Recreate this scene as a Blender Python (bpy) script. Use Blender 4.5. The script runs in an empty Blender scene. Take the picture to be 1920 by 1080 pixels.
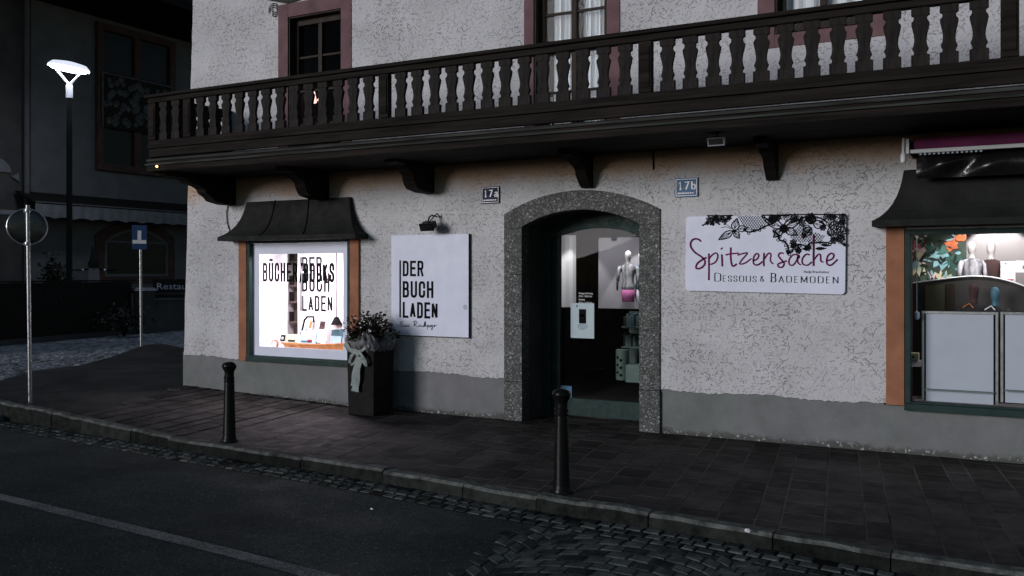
import bpy, math, random
from mathutils import Vector, Matrix
R = math.radians
rnd = random.Random(7)
S = bpy.context.scene
COL = S.collection

# ------------------------------------------------------------------ camera
FPX, CY, CZ, HOR, YAW = 1750.0, -8.88, 1.6, 511.0, R(28.6)
cd = bpy.data.cameras.new("camera")
cam = bpy.data.objects.new("camera", cd); COL.objects.link(cam)
cam.location = (0, CY, CZ); cam.rotation_euler = (R(90), 0, YAW)
cd.sensor_width = 36.0; cd.lens = FPX / 1920 * 36.0
cd.shift_y = -(540 - HOR) / 1920.0
cd.clip_start = 0.05; cd.clip_end = 600
S.camera = cam

# ------------------------------------------------------------------ sky, sun, exposure
SUN_DIR = Vector((0.50, 1.0, -0.21)).normalized()      # the way the light travels
w = bpy.data.worlds.new("World"); S.world = w; w.use_nodes = True
wn = w.node_tree
sky = wn.nodes.new("ShaderNodeTexSky"); sky.sky_type = 'NISHITA'; sky.sun_disc = False
sky.sun_elevation = math.asin(-SUN_DIR.z); sky.sun_rotation = math.atan2(-SUN_DIR.x, -SUN_DIR.y)
sky.air_density = 1.0; sky.dust_density = 0.0; sky.ozone_density = 2.2
bg = wn.nodes["Background"]; bg.inputs[1].default_value = 0.056
wn.links.new(sky.outputs[0], bg.inputs[0])
sl = bpy.data.lights.new("sun", 'SUN'); sl.energy = 1.72; sl.angle = R(20); sl.color = (1.0, 0.96, 0.985)
sun = bpy.data.objects.new("sun", sl); COL.objects.link(sun)
sun.rotation_euler = SUN_DIR.to_track_quat('-Z', 'Y').to_euler()
S.view_settings.view_transform = 'Standard'; S.view_settings.look = 'None'
S.view_settings.exposure = 0.0; S.view_settings.gamma = 1.0
S.render.engine = 'CYCLES'
S.cycles.max_bounces = 6; S.cycles.transparent_max_bounces = 12
S.cycles.caustics_reflective = False; S.cycles.caustics_refractive = False
S.cycles.use_denoising = True

# ------------------------------------------------------------------ measuring helpers (points on real planes)
SN, CS = math.sin(YAW), math.cos(YAW)
def wp(px, py, Y=0.0):
    u = (px - 960) / FPX; v = (HOR - py) / FPX
    t = (Y - CY) / (CS + SN * u)
    return t * (-SN + CS * u), CZ + v * t
def gp(px, py, z=0.0):
    u = (px - 960) / FPX; v = (HOR - py) / FPX
    t = (z - CZ) / v
    return t * (-SN + CS * u), CY + t * (CS + SN * u)
def hp(px, py, X):
    u = (px - 960) / FPX; v = (HOR - py) / FPX
    t = X / (-SN + CS * u)
    return CY + t * (CS + SN * u), CZ + v * t

# ------------------------------------------------------------------ materials
def nodes(name):
    m = bpy.data.materials.new(name); m.use_nodes = True
    nt = m.node_tree
    return m, nt, nt.nodes["Principled BSDF"]
def N(nt, t, ins=None, **kw):
    n = nt.nodes.new(t)
    for k, v in kw.items(): setattr(n, k, v)
    for k, v in (ins or {}).items():
        if isinstance(v, bpy.types.NodeSocket): nt.links.new(v, n.inputs[k])
        else: n.inputs[k].default_value = v
    return n
def M_(nt, op, a, b=0.0, c=None, clamp=False):
    n = nt.nodes.new("ShaderNodeMath"); n.operation = op; n.use_clamp = clamp
    for i, v in enumerate((a, b, c)):
        if v is None: continue
        if isinstance(v, bpy.types.NodeSocket): nt.links.new(v, n.inputs[i])
        else: n.inputs[i].default_value = v
    return n.outputs[0]
def ramp(nt, fac, stops):
    n = nt.nodes.new("ShaderNodeValToRGB"); nt.links.new(fac, n.inputs[0])
    e = n.color_ramp.elements
    while len(e) < len(stops): e.new(0.5)
    for i, (p, c) in enumerate(stops):
        e[i].position = p
        e[i].color = (c, c, c, 1) if isinstance(c, (int, float)) else (*c, 1)
    return n.outputs[0]
def mixc(nt, f, a, b, mode='MIX'):
    n = nt.nodes.new("ShaderNodeMix"); n.data_type = 'RGBA'; n.blend_type = mode
    for k, v in ((0, f), (6, a), (7, b)):
        if isinstance(v, bpy.types.NodeSocket): nt.links.new(v, n.inputs[k])
        elif k == 0: n.inputs[0].default_value = v
        else: n.inputs[k].default_value = (*v, 1)
    return n.outputs[2]
def coords(nt, scale=(1, 1, 1)):
    tc = N(nt, "ShaderNodeTexCoord")
    mp = N(nt, "ShaderNodeMapping", {"Vector": tc.outputs["Object"], "Scale": scale})
    return mp.outputs[0]
def noise(nt, vec, scale, detail=4, rough=.55, dist=0):
    return N(nt, "ShaderNodeTexNoise", {"Vector": vec, "Scale": scale, "Detail": detail, "Roughness": rough, "Distortion": dist}).outputs[0]
def bump(nt, b, h, strength, dist=.01):
    n = N(nt, "ShaderNodeBump", {"Height": h, "Strength": strength, "Distance": dist})
    nt.links.new(n.outputs[0], b.inputs["Normal"])
def pmat(name, c, rough=.6, var=.2, scale=6, bmp=.15, bscale=80, metal=0.0, spec=.4, stretch=(1, 1, 1), tint=False, bd=.004):
    m, nt, b = nodes(name)
    v = coords(nt, stretch)
    n1 = noise(nt, v, scale, 5)
    f = ramp(nt, n1, [(.3, 1 - var), (.7, 1 + var)])
    col = mixc(nt, 1.0, c, f, 'MULTIPLY')
    if tint:
        at = N(nt, "ShaderNodeAttribute", attribute_name="tint")
        col = mixc(nt, 1.0, col, at.outputs[0], 'MULTIPLY')
    nt.links.new(col, b.inputs["Base Color"])
    rr = ramp(nt, noise(nt, v, scale * 3, 3), [(.3, max(.05, rough - .12)), (.7, min(1, rough + .12))])
    nt.links.new(rr, b.inputs["Roughness"])
    b.inputs["Metallic"].default_value = metal
    b.inputs["Specular IOR Level"].default_value = spec
    if bmp: bump(nt, b, noise(nt, v, bscale, 4), bmp, bd)
    return m
def emat(name, c, strength):
    m, nt, b = nodes(name)
    b.inputs["Base Color"].default_value = (*c, 1)
    b.inputs["Emission Color"].default_value = (*c, 1); b.inputs["Emission Strength"].default_value = strength
    return m
def glass(name, tintc=(1, 1, 1), ior=1.45):
    m, nt, b = nodes(name); nt.nodes.remove(b)
    out = nt.nodes["Material Output"]
    tr = N(nt, "ShaderNodeBsdfTransparent", {"Color": (*tintc, 1)})
    v = coords(nt)
    bm_ = N(nt, "ShaderNodeBump", {"Height": noise(nt, v, 1.3, 1), "Strength": .05, "Distance": .02})
    gl = N(nt, "ShaderNodeBsdfGlossy", {"Roughness": .015, "Normal": bm_.outputs[0]})
    ge = N(nt, "ShaderNodeNewGeometry")     # same reflectance seen from either side of the thin pane
    fr = N(nt, "ShaderNodeFresnel", {"IOR": M_(nt, 'ADD', M_(nt, 'MULTIPLY', ge.outputs["Backfacing"], 1 / ior - ior), ior)})
    mx = N(nt, "ShaderNodeMixShader", {0: fr.outputs[0], 1: tr.outputs[0], 2: gl.outputs[0]})
    nt.links.new(mx.outputs[0], out.inputs[0])
    return m
def plaster_mat(name, base):
    m, nt, b = nodes(name)
    v = coords(nt, (1, 1, 1.35))
    tc0 = N(nt, "ShaderNodeTexCoord"); s0 = N(nt, "ShaderNodeSeparateXYZ", {0: tc0.outputs["Object"]})
    flat = N(nt, "ShaderNodeCombineXYZ", {0: M_(nt, 'ADD', s0.outputs[0], s0.outputs[1]), 1: s0.outputs[2]}).outputs[0]
    wz = N(nt, "ShaderNodeTexNoise", {"Vector": flat, "Scale": 16.0, "Detail": 2.0})
    off = N(nt, "ShaderNodeVectorMath", {0: N(nt, "ShaderNodeVectorMath", {0: wz.outputs[1], 1: (.5, .5, .5)}, operation='SUBTRACT').outputs[0]}, operation='SCALE'); off.inputs["Scale"].default_value = .045
    wv = N(nt, "ShaderNodeVectorMath", {0: flat, 1: off.outputs[0]}, operation='ADD').outputs[0]
    def dashes(scale, L, W, keep):
        vo = N(nt, "ShaderNodeTexVoronoi", {"Vector": wv, "Scale": scale}, voronoi_dimensions='2D')
        d = N(nt, "ShaderNodeSeparateXYZ", {0: N(nt, "ShaderNodeVectorMath", {0: wv, 1: vo.outputs["Position"]}, operation='SUBTRACT').outputs[0]})
        rc = N(nt, "ShaderNodeSeparateColor", {0: vo.outputs["Color"]})
        an = M_(nt, 'MULTIPLY', M_(nt, 'SUBTRACT', rc.outputs[0], .5), 2.6)
        c_, s_ = M_(nt, 'COSINE', an), M_(nt, 'SINE', an)
        xx = M_(nt, 'ADD', M_(nt, 'MULTIPLY', d.outputs[0], c_), M_(nt, 'MULTIPLY', d.outputs[1], s_))
        yy = M_(nt, 'SUBTRACT', M_(nt, 'MULTIPLY', d.outputs[1], c_), M_(nt, 'MULTIPLY', d.outputs[0], s_))
        Lr = M_(nt, 'MULTIPLY', M_(nt, 'ADD', M_(nt, 'MULTIPLY', rc.outputs[2], .9), .45), L)
        ml = N(nt, "ShaderNodeMapRange", {"Value": M_(nt, 'DIVIDE', M_(nt, 'ABSOLUTE', xx), Lr), "From Min": .5, "From Max": 1.0, "To Min": 1.0, "To Max": 0.0}, interpolation_type='SMOOTHSTEP').outputs[0]
        mw = N(nt, "ShaderNodeMapRange", {"Value": M_(nt, 'ABSOLUTE', yy), "From Min": W * .25, "From Max": W, "To Min": 1.0, "To Max": 0.0}, interpolation_type='SMOOTHSTEP').outputs[0]
        return M_(nt, 'MULTIPLY', M_(nt, 'MULTIPLY', ml, mw), M_(nt, 'GREATER_THAN', rc.outputs[1], 1 - keep))
    dens = ramp(nt, noise(nt, v, 1.6, 5, .65), [(.36, .08), (.62, 1.0)])
    pit = M_(nt, 'MULTIPLY', M_(nt, 'MAXIMUM', dashes(12.0, .034, .0062, .55), M_(nt, 'MAXIMUM', dashes(19.0, .023, .0050, .5), M_(nt, 'MULTIPLY', dashes(34.0, .012, .004, .5), .8))), dens, clamp=True)
    blotch = ramp(nt, noise(nt, v, 1.3, 6, .62), [(.3, .78), (.7, 1.06)])
    fine = ramp(nt, noise(nt, v, 55, 3), [(.3, .90), (.7, 1.06)])
    c = mixc(nt, 1.0, mixc(nt, 1.0, base, blotch, 'MULTIPLY'), fine, 'MULTIPLY')
    c = mixc(nt, M_(nt, 'MULTIPLY', pit, .46), c, (.13, .125, .12))
    # irregular tan band across the top of the lower wall, under the balcony floor
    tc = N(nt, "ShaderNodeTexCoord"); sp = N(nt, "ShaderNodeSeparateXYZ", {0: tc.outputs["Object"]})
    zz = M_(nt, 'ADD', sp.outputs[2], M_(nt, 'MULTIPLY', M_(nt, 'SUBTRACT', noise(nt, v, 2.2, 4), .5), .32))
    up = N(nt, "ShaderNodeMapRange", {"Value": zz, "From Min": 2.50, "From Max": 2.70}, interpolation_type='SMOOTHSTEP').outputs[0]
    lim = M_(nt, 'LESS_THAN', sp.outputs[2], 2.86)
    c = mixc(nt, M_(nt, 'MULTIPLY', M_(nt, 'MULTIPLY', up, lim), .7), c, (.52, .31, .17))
    nt.links.new(c, b.inputs["Base Color"])
    b.inputs["Roughness"].default_value = .92; b.inputs["Specular IOR Level"].default_value = .15
    h = M_(nt, 'SUBTRACT', M_(nt, 'ADD', M_(nt, 'MULTIPLY', noise(nt, v, 24, 4), .55), M_(nt, 'MULTIPLY', noise(nt, v, 90, 2), .16)), M_(nt, 'MULTIPLY', pit, .55))
    bump(nt, b, h, .95, .017)
    return m
def conglomerate(name):
    m, nt, b = nodes(name)
    v = coords(nt)
    va = N(nt, "ShaderNodeTexVoronoi", {"Vector": v, "Scale": 38.0})
    vb = N(nt, "ShaderNodeTexVoronoi", {"Vector": v, "Scale": 95.0})
    ca = ramp(nt, N(nt, "ShaderNodeSeparateColor", {0: va.outputs["Color"]}).outputs[0], [(0, .06), (.62, .12), (.86, .26), (1, .62)])
    cb = ramp(nt, N(nt, "ShaderNodeSeparateColor", {0: vb.outputs["Color"]}).outputs[0], [(0, .05), (.6, .13), (.88, .25), (1, .5)])
    ea = N(nt, "ShaderNodeMapRange", {"Value": va.outputs["Distance"], "From Min": .32, "From Max": .5, "To Min": 0.0, "To Max": 1.0}).outputs[0]
    c = mixc(nt, ea, ca, cb)
    c = mixc(nt, 1.0, c, ramp(nt, noise(nt, v, 3, 4), [(.3, .55), (.7, 1.0)]), 'MULTIPLY')
    c = mixc(nt, 1.0, c, (.78, .80, .77), 'MULTIPLY')
    nt.links.new(c, b.inputs["Base Color"]); b.inputs["Roughness"].default_value = .75
    h = M_(nt, 'ADD', M_(nt, 'MULTIPLY', va.outputs["Distance"], -.6), noise(nt, v, 60, 4))
    bump(nt, b, h, .6, .008)
    return m
def asphalt(name, c):
    m, nt, b = nodes(name)
    v = coords(nt)
    f = ramp(nt, noise(nt, v, .7, 6, .65), [(.3, .55), (.7, 1.4)])
    g = N(nt, "ShaderNodeTexVoronoi", {"Vector": v, "Scale": 110.0})
    gs = ramp(nt, N(nt, "ShaderNodeSeparateColor", {0: g.outputs["Color"]}).outputs[0], [(0, .6), (.8, 1.1), (.97, 1.6), (1, 4.0)])
    col = mixc(nt, 1.0, mixc(nt, 1.0, c, f, 'MULTIPLY'), gs, 'MULTIPLY')
    nt.links.new(col, b.inputs["Base Color"])
    nt.links.new(ramp(nt, noise(nt, v, 2.2, 4), [(.35, .62), (.65, .9)]), b.inputs["Roughness"])
    b.inputs["Specular IOR Level"].default_value = .1
    bump(nt, b, M_(nt, 'ADD', g.outputs["Distance"], noise(nt, v, 60, 4)), .5, .006)
    return m
def worn_paint(name, c, under):
    m, nt, b = nodes(name)
    v = coords(nt)
    k = ramp(nt, M_(nt, 'ADD', M_(nt, 'MULTIPLY', noise(nt, v, 70, 4, .7), .7), M_(nt, 'MULTIPLY', noise(nt, v, 2.0, 3), .3)), [(.47, 0.0), (.55, 1.0)])
    nt.links.new(mixc(nt, k, under, c), b.inputs["Base Color"]); b.inputs["Roughness"].default_value = .8
    bump(nt, b, noise(nt, v, 80, 4), .5, .005)
    return m

MT = {}
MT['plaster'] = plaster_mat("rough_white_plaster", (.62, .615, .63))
MT['plinth'] = pmat("grey_plinth_render", (.20, .205, .205), .9, .22, 2.2, .5, 110, spec=.2, bd=.008)
def plinth_mat():
    m, nt, b = nodes("grey_plinth_render"); v = coords(nt)
    c = mixc(nt, ramp(nt, noise(nt, v, .75, 3), [(.42, 0.0), (.6, 1.0)]), (.215, .215, .225), (.185, .198, .190))
    c = mixc(nt, 1.0, c, ramp(nt, noise(nt, v, 3.5, 6, .65), [(.3, .82), (.7, 1.1)]), 'MULTIPLY')
    sp = N(nt, "ShaderNodeSeparateXYZ", {0: N(nt, "ShaderNodeTexCoord").outputs["Object"]})
    zz = M_(nt, 'ADD', sp.outputs[2], M_(nt, 'MULTIPLY', M_(nt, 'SUBTRACT', noise(nt, v, 6, 5, .7), .5), .16))
    low = N(nt, "ShaderNodeMapRange", {"Value": zz, "From Min": .015, "From Max": .075, "To Min": 1.0, "To Max": 0.0}, interpolation_type='SMOOTHSTEP').outputs[0]
    c = mixc(nt, M_(nt, 'MULTIPLY', low, .75), c, (.06, .06, .05))
    salt = M_(nt, 'MULTIPLY', low, ramp(nt, noise(nt, v, 34, 3), [(.60, 0.0), (.66, 1.0)]))
    c = mixc(nt, salt, c, (.45, .45, .46))
    nt.links.new(c, b.inputs["Base Color"]); b.inputs["Roughness"].default_value = .9; b.inputs["Specular IOR Level"].default_value = .12
    bump(nt, b, M_(nt, 'ADD', noise(nt, v, 110, 4), M_(nt, 'MULTIPLY', noise(nt, v, 9, 3), .8)), .55, .008)
    return m
MT['plinth'] = plinth_mat()
MT['stone'] = conglomerate("conglomerate_stone")
MT['wood'] = pmat("dark_stained_wood", (.0165, .0135, .0115), .8, .55, 5, .5, 40, spec=.1, stretch=(.25, 4, 4))
MT['woodv'] = pmat("dark_turned_wood", (.0155, .0128, .011), .7, .5, 9, .4, 60, spec=.15, stretch=(3, 3, .6))
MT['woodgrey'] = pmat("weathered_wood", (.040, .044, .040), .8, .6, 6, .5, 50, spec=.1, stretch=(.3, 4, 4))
MT['oak'] = pmat("brown_window_wood", (.030, .022, .016), .6, .3, 8, .2, 60, spec=.15, stretch=(4, 4, .6))
MT['pink'] = pmat("dusky_pink_paint", (.165, .098, .105), .85, .22, 5, .3, 90, spec=.1)
MT['terra'] = pmat("terracotta_paint", (.33, .145, .082), .8, .2, 5, .3, 90, spec=.15)
MT['green'] = pmat("dark_green_paint", (.017, .038, .034), .6, .2, 6, .1, 70, spec=.2)
MT['sheet'] = pmat("dark_sheet_metal", (.016, .017, .016), .75, .3, 4, .2, 30, spec=.15)
MT['black'] = pmat("black_lacquer", (.006, .006, .006), .32, .2, 8, .06, 60, spec=.16)
MT['steel'] = pmat("galvanised_steel", (.36, .37, .385), .34, .12, 6, .05, 60, metal=.9)
MT['mirror'] = pmat("dull_steel_back", (.10, .105, .105), .34, .1, 3, .0, 60, metal=1.0)
MT['darkplate'] = pmat("dull_dark_metal", (.014, .0135, .013), .75, .2, 6, .1, 60, spec=.1)
MT['white'] = pmat("white_lacquer", (.78, .79, .81), .35, .03, 4, .03, 40)
MT['board'] = pmat("white_sign_board", (.74, .77, .90), .5, .05, 3, .03, 40, spec=.25)
MT['ink'] = pmat("black_sign_ink", (.006, .006, .007), .85, .1, 8, 0, spec=.08)
MT['magenta'] = pmat("magenta_sign_ink", (.14, .010, .075), .8, .45, 3.5, 0, spec=.1)
MT['blue'] = pmat("dark_blue_enamel", (.018, .03, .07), .6, .15, 6, .03, 40, spec=.2)
MT['blue2'] = pmat("steel_blue_enamel", (.06, .15, .28), .5, .25, 5, .03, 40, spec=.3)
MT['signblue'] = pmat("traffic_blue", (.02, .06, .16), .4, .15, 6, .03, 40)
MT['alu'] = pmat('brushed_aluminium', (.30, .31, .31), .4, .06, 8, .05, 60, metal=.8)
MT['panel'] = pmat("white_display_panel", (.80, .79, .80), .6, .03, 4, .05, 40)
MT['paper'] = pmat("pale_paper", (.50, .62, .64), .7, .06, 6, .05, 60)
MT['shelfwood'] = pmat('grey_brown_shelf', (.22, .17, .15), .7, .3, 5, .1, 40, stretch=(4, 4, .5))
MT['dark'] = pmat("dark_interior", (.03, .028, .026), .8, .3, 3, .1, 30)
MT['greenish'] = pmat("dim_green_shelf", (.13, .18, .165), .6, .2, 5, .05, 40)
MT['curtain'] = pmat("white_curtain", (.74, .78, .80), .85, .12, 3, .3, 60, stretch=(4, 4, .4))
MT['glass'] = glass("window_glass", ior=1.17)
MT['glassdark'] = glass("door_glass", (.86, .90, .88), ior=1.17)
MT['asphalt'] = asphalt("asphalt", (.040, .0455, .0425))
MT['asphalt2'] = asphalt("footway_asphalt", (.036, .036, .034))
MT['paver'] = pmat("paving_stone", (.037, .0335, .032), .7, .6, 2.6, .7, 38, spec=.15, tint=True, bd=.008)
MT['joint'] = pmat("sandy_joint", (.105, .093, .083), .95, .8, .9, .4, 90, spec=.1)
MT['cobble'] = pmat("granite_cobble", (.088, .098, .091), .9, .5, 9, .7, 60, spec=.04, tint=True, bd=.01)
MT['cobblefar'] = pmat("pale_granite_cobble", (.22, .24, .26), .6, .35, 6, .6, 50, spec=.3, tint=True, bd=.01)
MT['grout'] = pmat("dirty_grout", (.022, .024, .023), .95, .5, 5, .5, 80, spec=.05)
MT['gap'] = pmat("dark_joint", (.012, .012, .012), .95, .4, 5, .4, 80, spec=.1)
MT['kerb'] = pmat("granite_kerb", (.105, .112, .104), .8, .6, 11, .9, 50, spec=.1, tint=True, bd=.016)
MT['line'] = worn_paint("worn_road_paint", (.19, .20, .19), (.040, .0455, .0425))
MT['grey'] = pmat("dim_grey_plaster", (.115, .116, .118), .9, .15, 2, .4, 60, spec=.1)
MT['carve'] = pmat('dull_white_carving', (.085, .088, .088), .9, .3, 5, .3, 60, spec=.05)
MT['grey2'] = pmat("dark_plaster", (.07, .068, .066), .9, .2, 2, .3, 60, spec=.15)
MT['redwood'] = pmat("red_brown_wood", (.065, .034, .030), .7, .3, 5, .2, 50, spec=.15)
MT['awncloth'] = pmat("grey_awning_cloth", (.17, .175, .185), .9, .15, 4, .2, 60, spec=.1)
MT['purple'] = pmat("purple_awning_cloth", (.22, .048, .14), .85, .2, 4, .2, 80, spec=.1)
MT['film'] = pmat("glossy_black_film", (.010, .010, .011), .28, .2, 4, .25, 9, spec=.5, bd=.03)
MT['leaf'] = pmat("dark_leaf", (.022, .024, .012), .6, .5, 14, .1, 60, spec=.15, tint=True)
MT['leafdark'] = pmat("night_leaf", (.016, .02, .013), .6, .5, 10, .1, 60)
MT['foil'] = pmat("grey_tulle", (.14, .14, .145), .6, .4, 22, .8, 60, bd=.01)
MT['ribbon'] = pmat("grey_green_ribbon", (.22, .255, .245), .5, .2, 9, .2, 120)
MT['wicker'] = pmat("golden_wicker", (.42, .17, .045), .55, .35, 14, .5, 90)
MT['orange'] = pmat("orange_cover", (.6, .2, .06), .5, .2, 8, 0)
MT['red'] = pmat("crimson_print", (.45, .04, .07), .5, .2, 8, 0)
MT['paleblue'] = pmat("pale_blue_cover", (.45, .66, .80), .5, .15, 8, 0)
MT['palegreen'] = pmat("pale_green_cover", (.60, .70, .50), .5, .15, 8, 0)
MT['teal'] = pmat("teal_cover", (.06, .15, .2), .5, .15, 8, 0)
MT['skin'] = pmat("matt_mannequin", (.62, .58, .56), .5, .06, 6, .03, 40)
MT['mixcloth'] = pmat('black_and_white_cloth', (.36, .35, .37), .8, .95, 7, .4, 60, stretch=(2.5, 2.5, .6))
MT['whitecloth'] = pmat("white_cloth", (.72, .70, .74), .8, .12, 9, .3, 60)
MT['darkcloth'] = pmat("dark_cloth", (.02, .019, .02), .85, .3, 9, .3, 60)
MT['wine'] = pmat("wine_brown_cloth", (.06, .03, .03), .85, .3, 9, .3, 60)
MT['pinkcloth'] = pmat("pink_cloth", (.52, .14, .34), .8, .2, 9, .3, 60)
MT['greywall'] = pmat("grey_shop_wall", (.20, .185, .18), .85, .06, 3, .1, 60)
MT['greypanel'] = pmat("lilac_grey_panel", (.36, .34, .365), .8, .06, 3, .1, 60)
MT['frost'] = pmat("frosted_panel", (.46, .51, .58), .6, .05, 3, .05, 60)
MT['olive'] = pmat("olive_board", (.06, .06, .03), .7, .25, 4, .1, 40)
MT['leafprint'] = pmat("printed_leaf_green", (.05, .14, .11), .6, .5, 12, 0)
MT['posterbg'] = pmat("printed_dark_green", (.05, .075, .055), .6, .6, 5, 0)
MT['darkprint'] = pmat('printed_black_green', (.012, .022, .016), .6, .5, 12, 0)
MT['pinkprint'] = pmat("printed_pink_petal", (.62, .16, .24), .6, .4, 10, 0)
MT['roseprint'] = pmat("printed_pale_petal", (.75, .55, .55), .6, .3, 10, 0)
MT['orangeprint'] = pmat("printed_orange_petal", (.7, .17, .06), .6, .4, 10, 0)
MT['creamprint'] = pmat("printed_cream_petal", (.75, .68, .45), .6, .3, 10, 0)
MT['aquaprint'] = pmat("printed_aqua_leaf", (.30, .55, .58), .6, .3, 10, 0)
MT['lamp'] = emat("lamp_disc", (.86, .88, 1.0), 30.0)
MT['lampdome'] = emat('glowing_lamp_dome', (.80, .84, 1.0), .9)
MT['lampcap'] = pmat("pale_lamp_metal", (.55, .56, .60), .45, .05, 5, .0)
MT['amber'] = emat("amber_bulb", (1.0, .55, .16), 6.0)
MT['roseglow'] = emat("rose_reflection_glow", (1.0, .62, .55), 1.6)  # emissive colour for a lamp reflection in the balcony door pane
MT['ledbar'] = emat("ceiling_light_panel", (1.0, .97, 1.0), 4.0)

# ------------------------------------------------------------------ mesh builder
def root_loc(o):
    while o is not None and o.parent is not None: o = o.parent
    return Vector(o.location) if o is not None else Vector((0, 0, 0))
class MB:
    def __init__(s): s.v = []; s.f = []; s.t = []; s.ct = 1.0
    def add(s, vs, fs):
        k = len(s.v); s.v += [tuple(p) for p in vs]; s.f += [tuple(i + k for i in q) for q in fs]; s.t += [s.ct] * len(fs)
        return s
    def quad(s, a, b, c, d): return s.add([a, b, c, d], [(0, 1, 2, 3)])
    def box(s, x0, x1, y0, y1, z0, z1):
        v = [(x0, y0, z0), (x1, y0, z0), (x1, y1, z0), (x0, y1, z0), (x0, y0, z1), (x1, y0, z1), (x1, y1, z1), (x0, y1, z1)]
        return s.add(v, [(0, 3, 2, 1), (4, 5, 6, 7), (0, 1, 5, 4), (1, 2, 6, 5), (2, 3, 7, 6), (3, 0, 4, 7)])
    def hexa(s, v): return s.add(v, [(0, 3, 2, 1), (4, 5, 6, 7), (0, 1, 5, 4), (1, 2, 6, 5), (2, 3, 7, 6), (3, 0, 4, 7)])
    def tube(s, pts, r, n=8, cap=True):
        pts = [Vector(p) for p in pts]; rs = r if isinstance(r, (list, tuple)) else [r] * len(pts)
        vs, fs = [], []; up = None
        for i, p in enumerate(pts):
            d = (pts[min(i + 1, len(pts) - 1)] - pts[max(i - 1, 0)]).normalized()
            if up is None:
                up = Vector((0, 0, 1)) if abs(d.z) < .9 else Vector((1, 0, 0))
            a = d.cross(up).normalized(); b = a.cross(d).normalized(); up = b
            for k in range(n):
                an = 2 * math.pi * k / n
                vs.append(p + (a * math.cos(an) + b * math.sin(an)) * rs[i])
        for i in range(len(pts) - 1):
            for k in range(n):
                k2 = (k + 1) % n
                fs.append((i * n + k, i * n + k2, (i + 1) * n + k2, (i + 1) * n + k))
        if cap:
            fs.append(tuple(range(n - 1, -1, -1))); fs.append(tuple((len(pts) - 1) * n + k for k in range(n)))
        return s.add(vs, fs)
    def lathe(s, prof, c=(0, 0, 0), n=20, sx=1, sy=1):
        vs, fs = [], []
        for (r, z) in prof:
            for k in range(n):
                a = 2 * math.pi * k / n
                vs.append((c[0] + r * math.cos(a) * sx, c[1] + r * math.sin(a) * sy, c[2] + z))
        for i in range(len(prof) - 1):
            for k in range(n):
                k2 = (k + 1) % n
                fs.append((i * n + k, i * n + k2, (i + 1) * n + k2, (i + 1) * n + k))
        fs.append(tuple(range(n - 1, -1, -1))); fs.append(tuple((len(prof) - 1) * n + k for k in range(n)))
        return s.add(vs, fs)
    def loft(s, rings, n=14):     # rings: (cx, cy, z, rx, ry)
        vs, fs = [], []
        for (cx, cy, z, rx, ry) in rings:
            for k in range(n):
                a = 2 * math.pi * k / n
                vs.append((cx + rx * math.cos(a), cy + ry * math.sin(a), z))
        for i in range(len(rings) - 1):
            for k in range(n):
                k2 = (k + 1) % n
                fs.append((i * n + k, i * n + k2, (i + 1) * n + k2, (i + 1) * n + k))
        fs.append(tuple(range(n - 1, -1, -1))); fs.append(tuple((len(rings) - 1) * n + k for k in range(n)))
        return s.add(vs, fs)
    def prism(s, poly, fn, d0, d1):   # poly of 2d points, fn(p, d) -> 3d
        n = len(poly)
        vs = [fn(p, d0) for p in poly] + [fn(p, d1) for p in poly]
        fs = [tuple(range(n - 1, -1, -1)), tuple(range(n, 2 * n))]
        for i in range(n): fs.append((i, (i + 1) % n, n + (i + 1) % n, n + i))
        return s.add(vs, fs)
    def build(s, name, mat, parent=None, bevel=0, smooth=False, local=False, loc=None, seg=2, angle=38):
        off = Vector((0, 0, 0)) if local else root_loc(parent)
        me = bpy.data.meshes.new(name)
        me.from_pydata([tuple(Vector(p) - off) for p in s.v], [], s.f)
        import bmesh
        b = bmesh.new(); b.from_mesh(me)
        at = b.faces.layers.float.new("tmp")
        for i, fc in enumerate(b.faces): fc[at] = s.t[i]
        bmesh.ops.recalc_face_normals(b, faces=b.faces)
        tl = b.loops.layers.color.new("tint")
        for fc in b.faces:
            g = fc[at]
            for lp in fc.loops: lp[tl] = (g, g, g, 1)
        b.faces.layers.float.remove(at) if False else None
        b.to_mesh(me); b.free()
        if smooth:
            me.polygons.foreach_set("use_smooth", [True] * len(me.polygons))
            me.set_sharp_from_angle(angle=R(angle))
        o = bpy.data.objects.new(name, me); COL.objects.link(o)
        if isinstance(mat, (list, tuple)):
            for m in mat: me.materials.append(m)
        else: me.materials.append(mat)
        if parent is not None: o.parent = parent
        if loc is not None: o.location = loc
        if bevel:
            md = o.modifiers.new("bevel", 'BEVEL'); md.width = bevel; md.segments = seg; md.limit_method = 'ANGLE'; md.angle_limit = R(40)
        return o
def tag(o, label, cat, group=None):
    o["label"] = label; o["category"] = cat
    if group: o["group"] = group
    return o
def thing(name, label, cat, loc, group=None):
    o = bpy.data.objects.new(name, None); COL.objects.link(o); o.location = loc; o.empty_display_size = .1
    return tag(o, label, cat, group)
def struct(o): o["kind"] = "structure"; return o
def copy_tree(o, parent=None):
    c = o.copy(); COL.objects.link(c); c.parent = parent
    for ch in list(o.children): copy_tree(ch, c)
    return c

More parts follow.
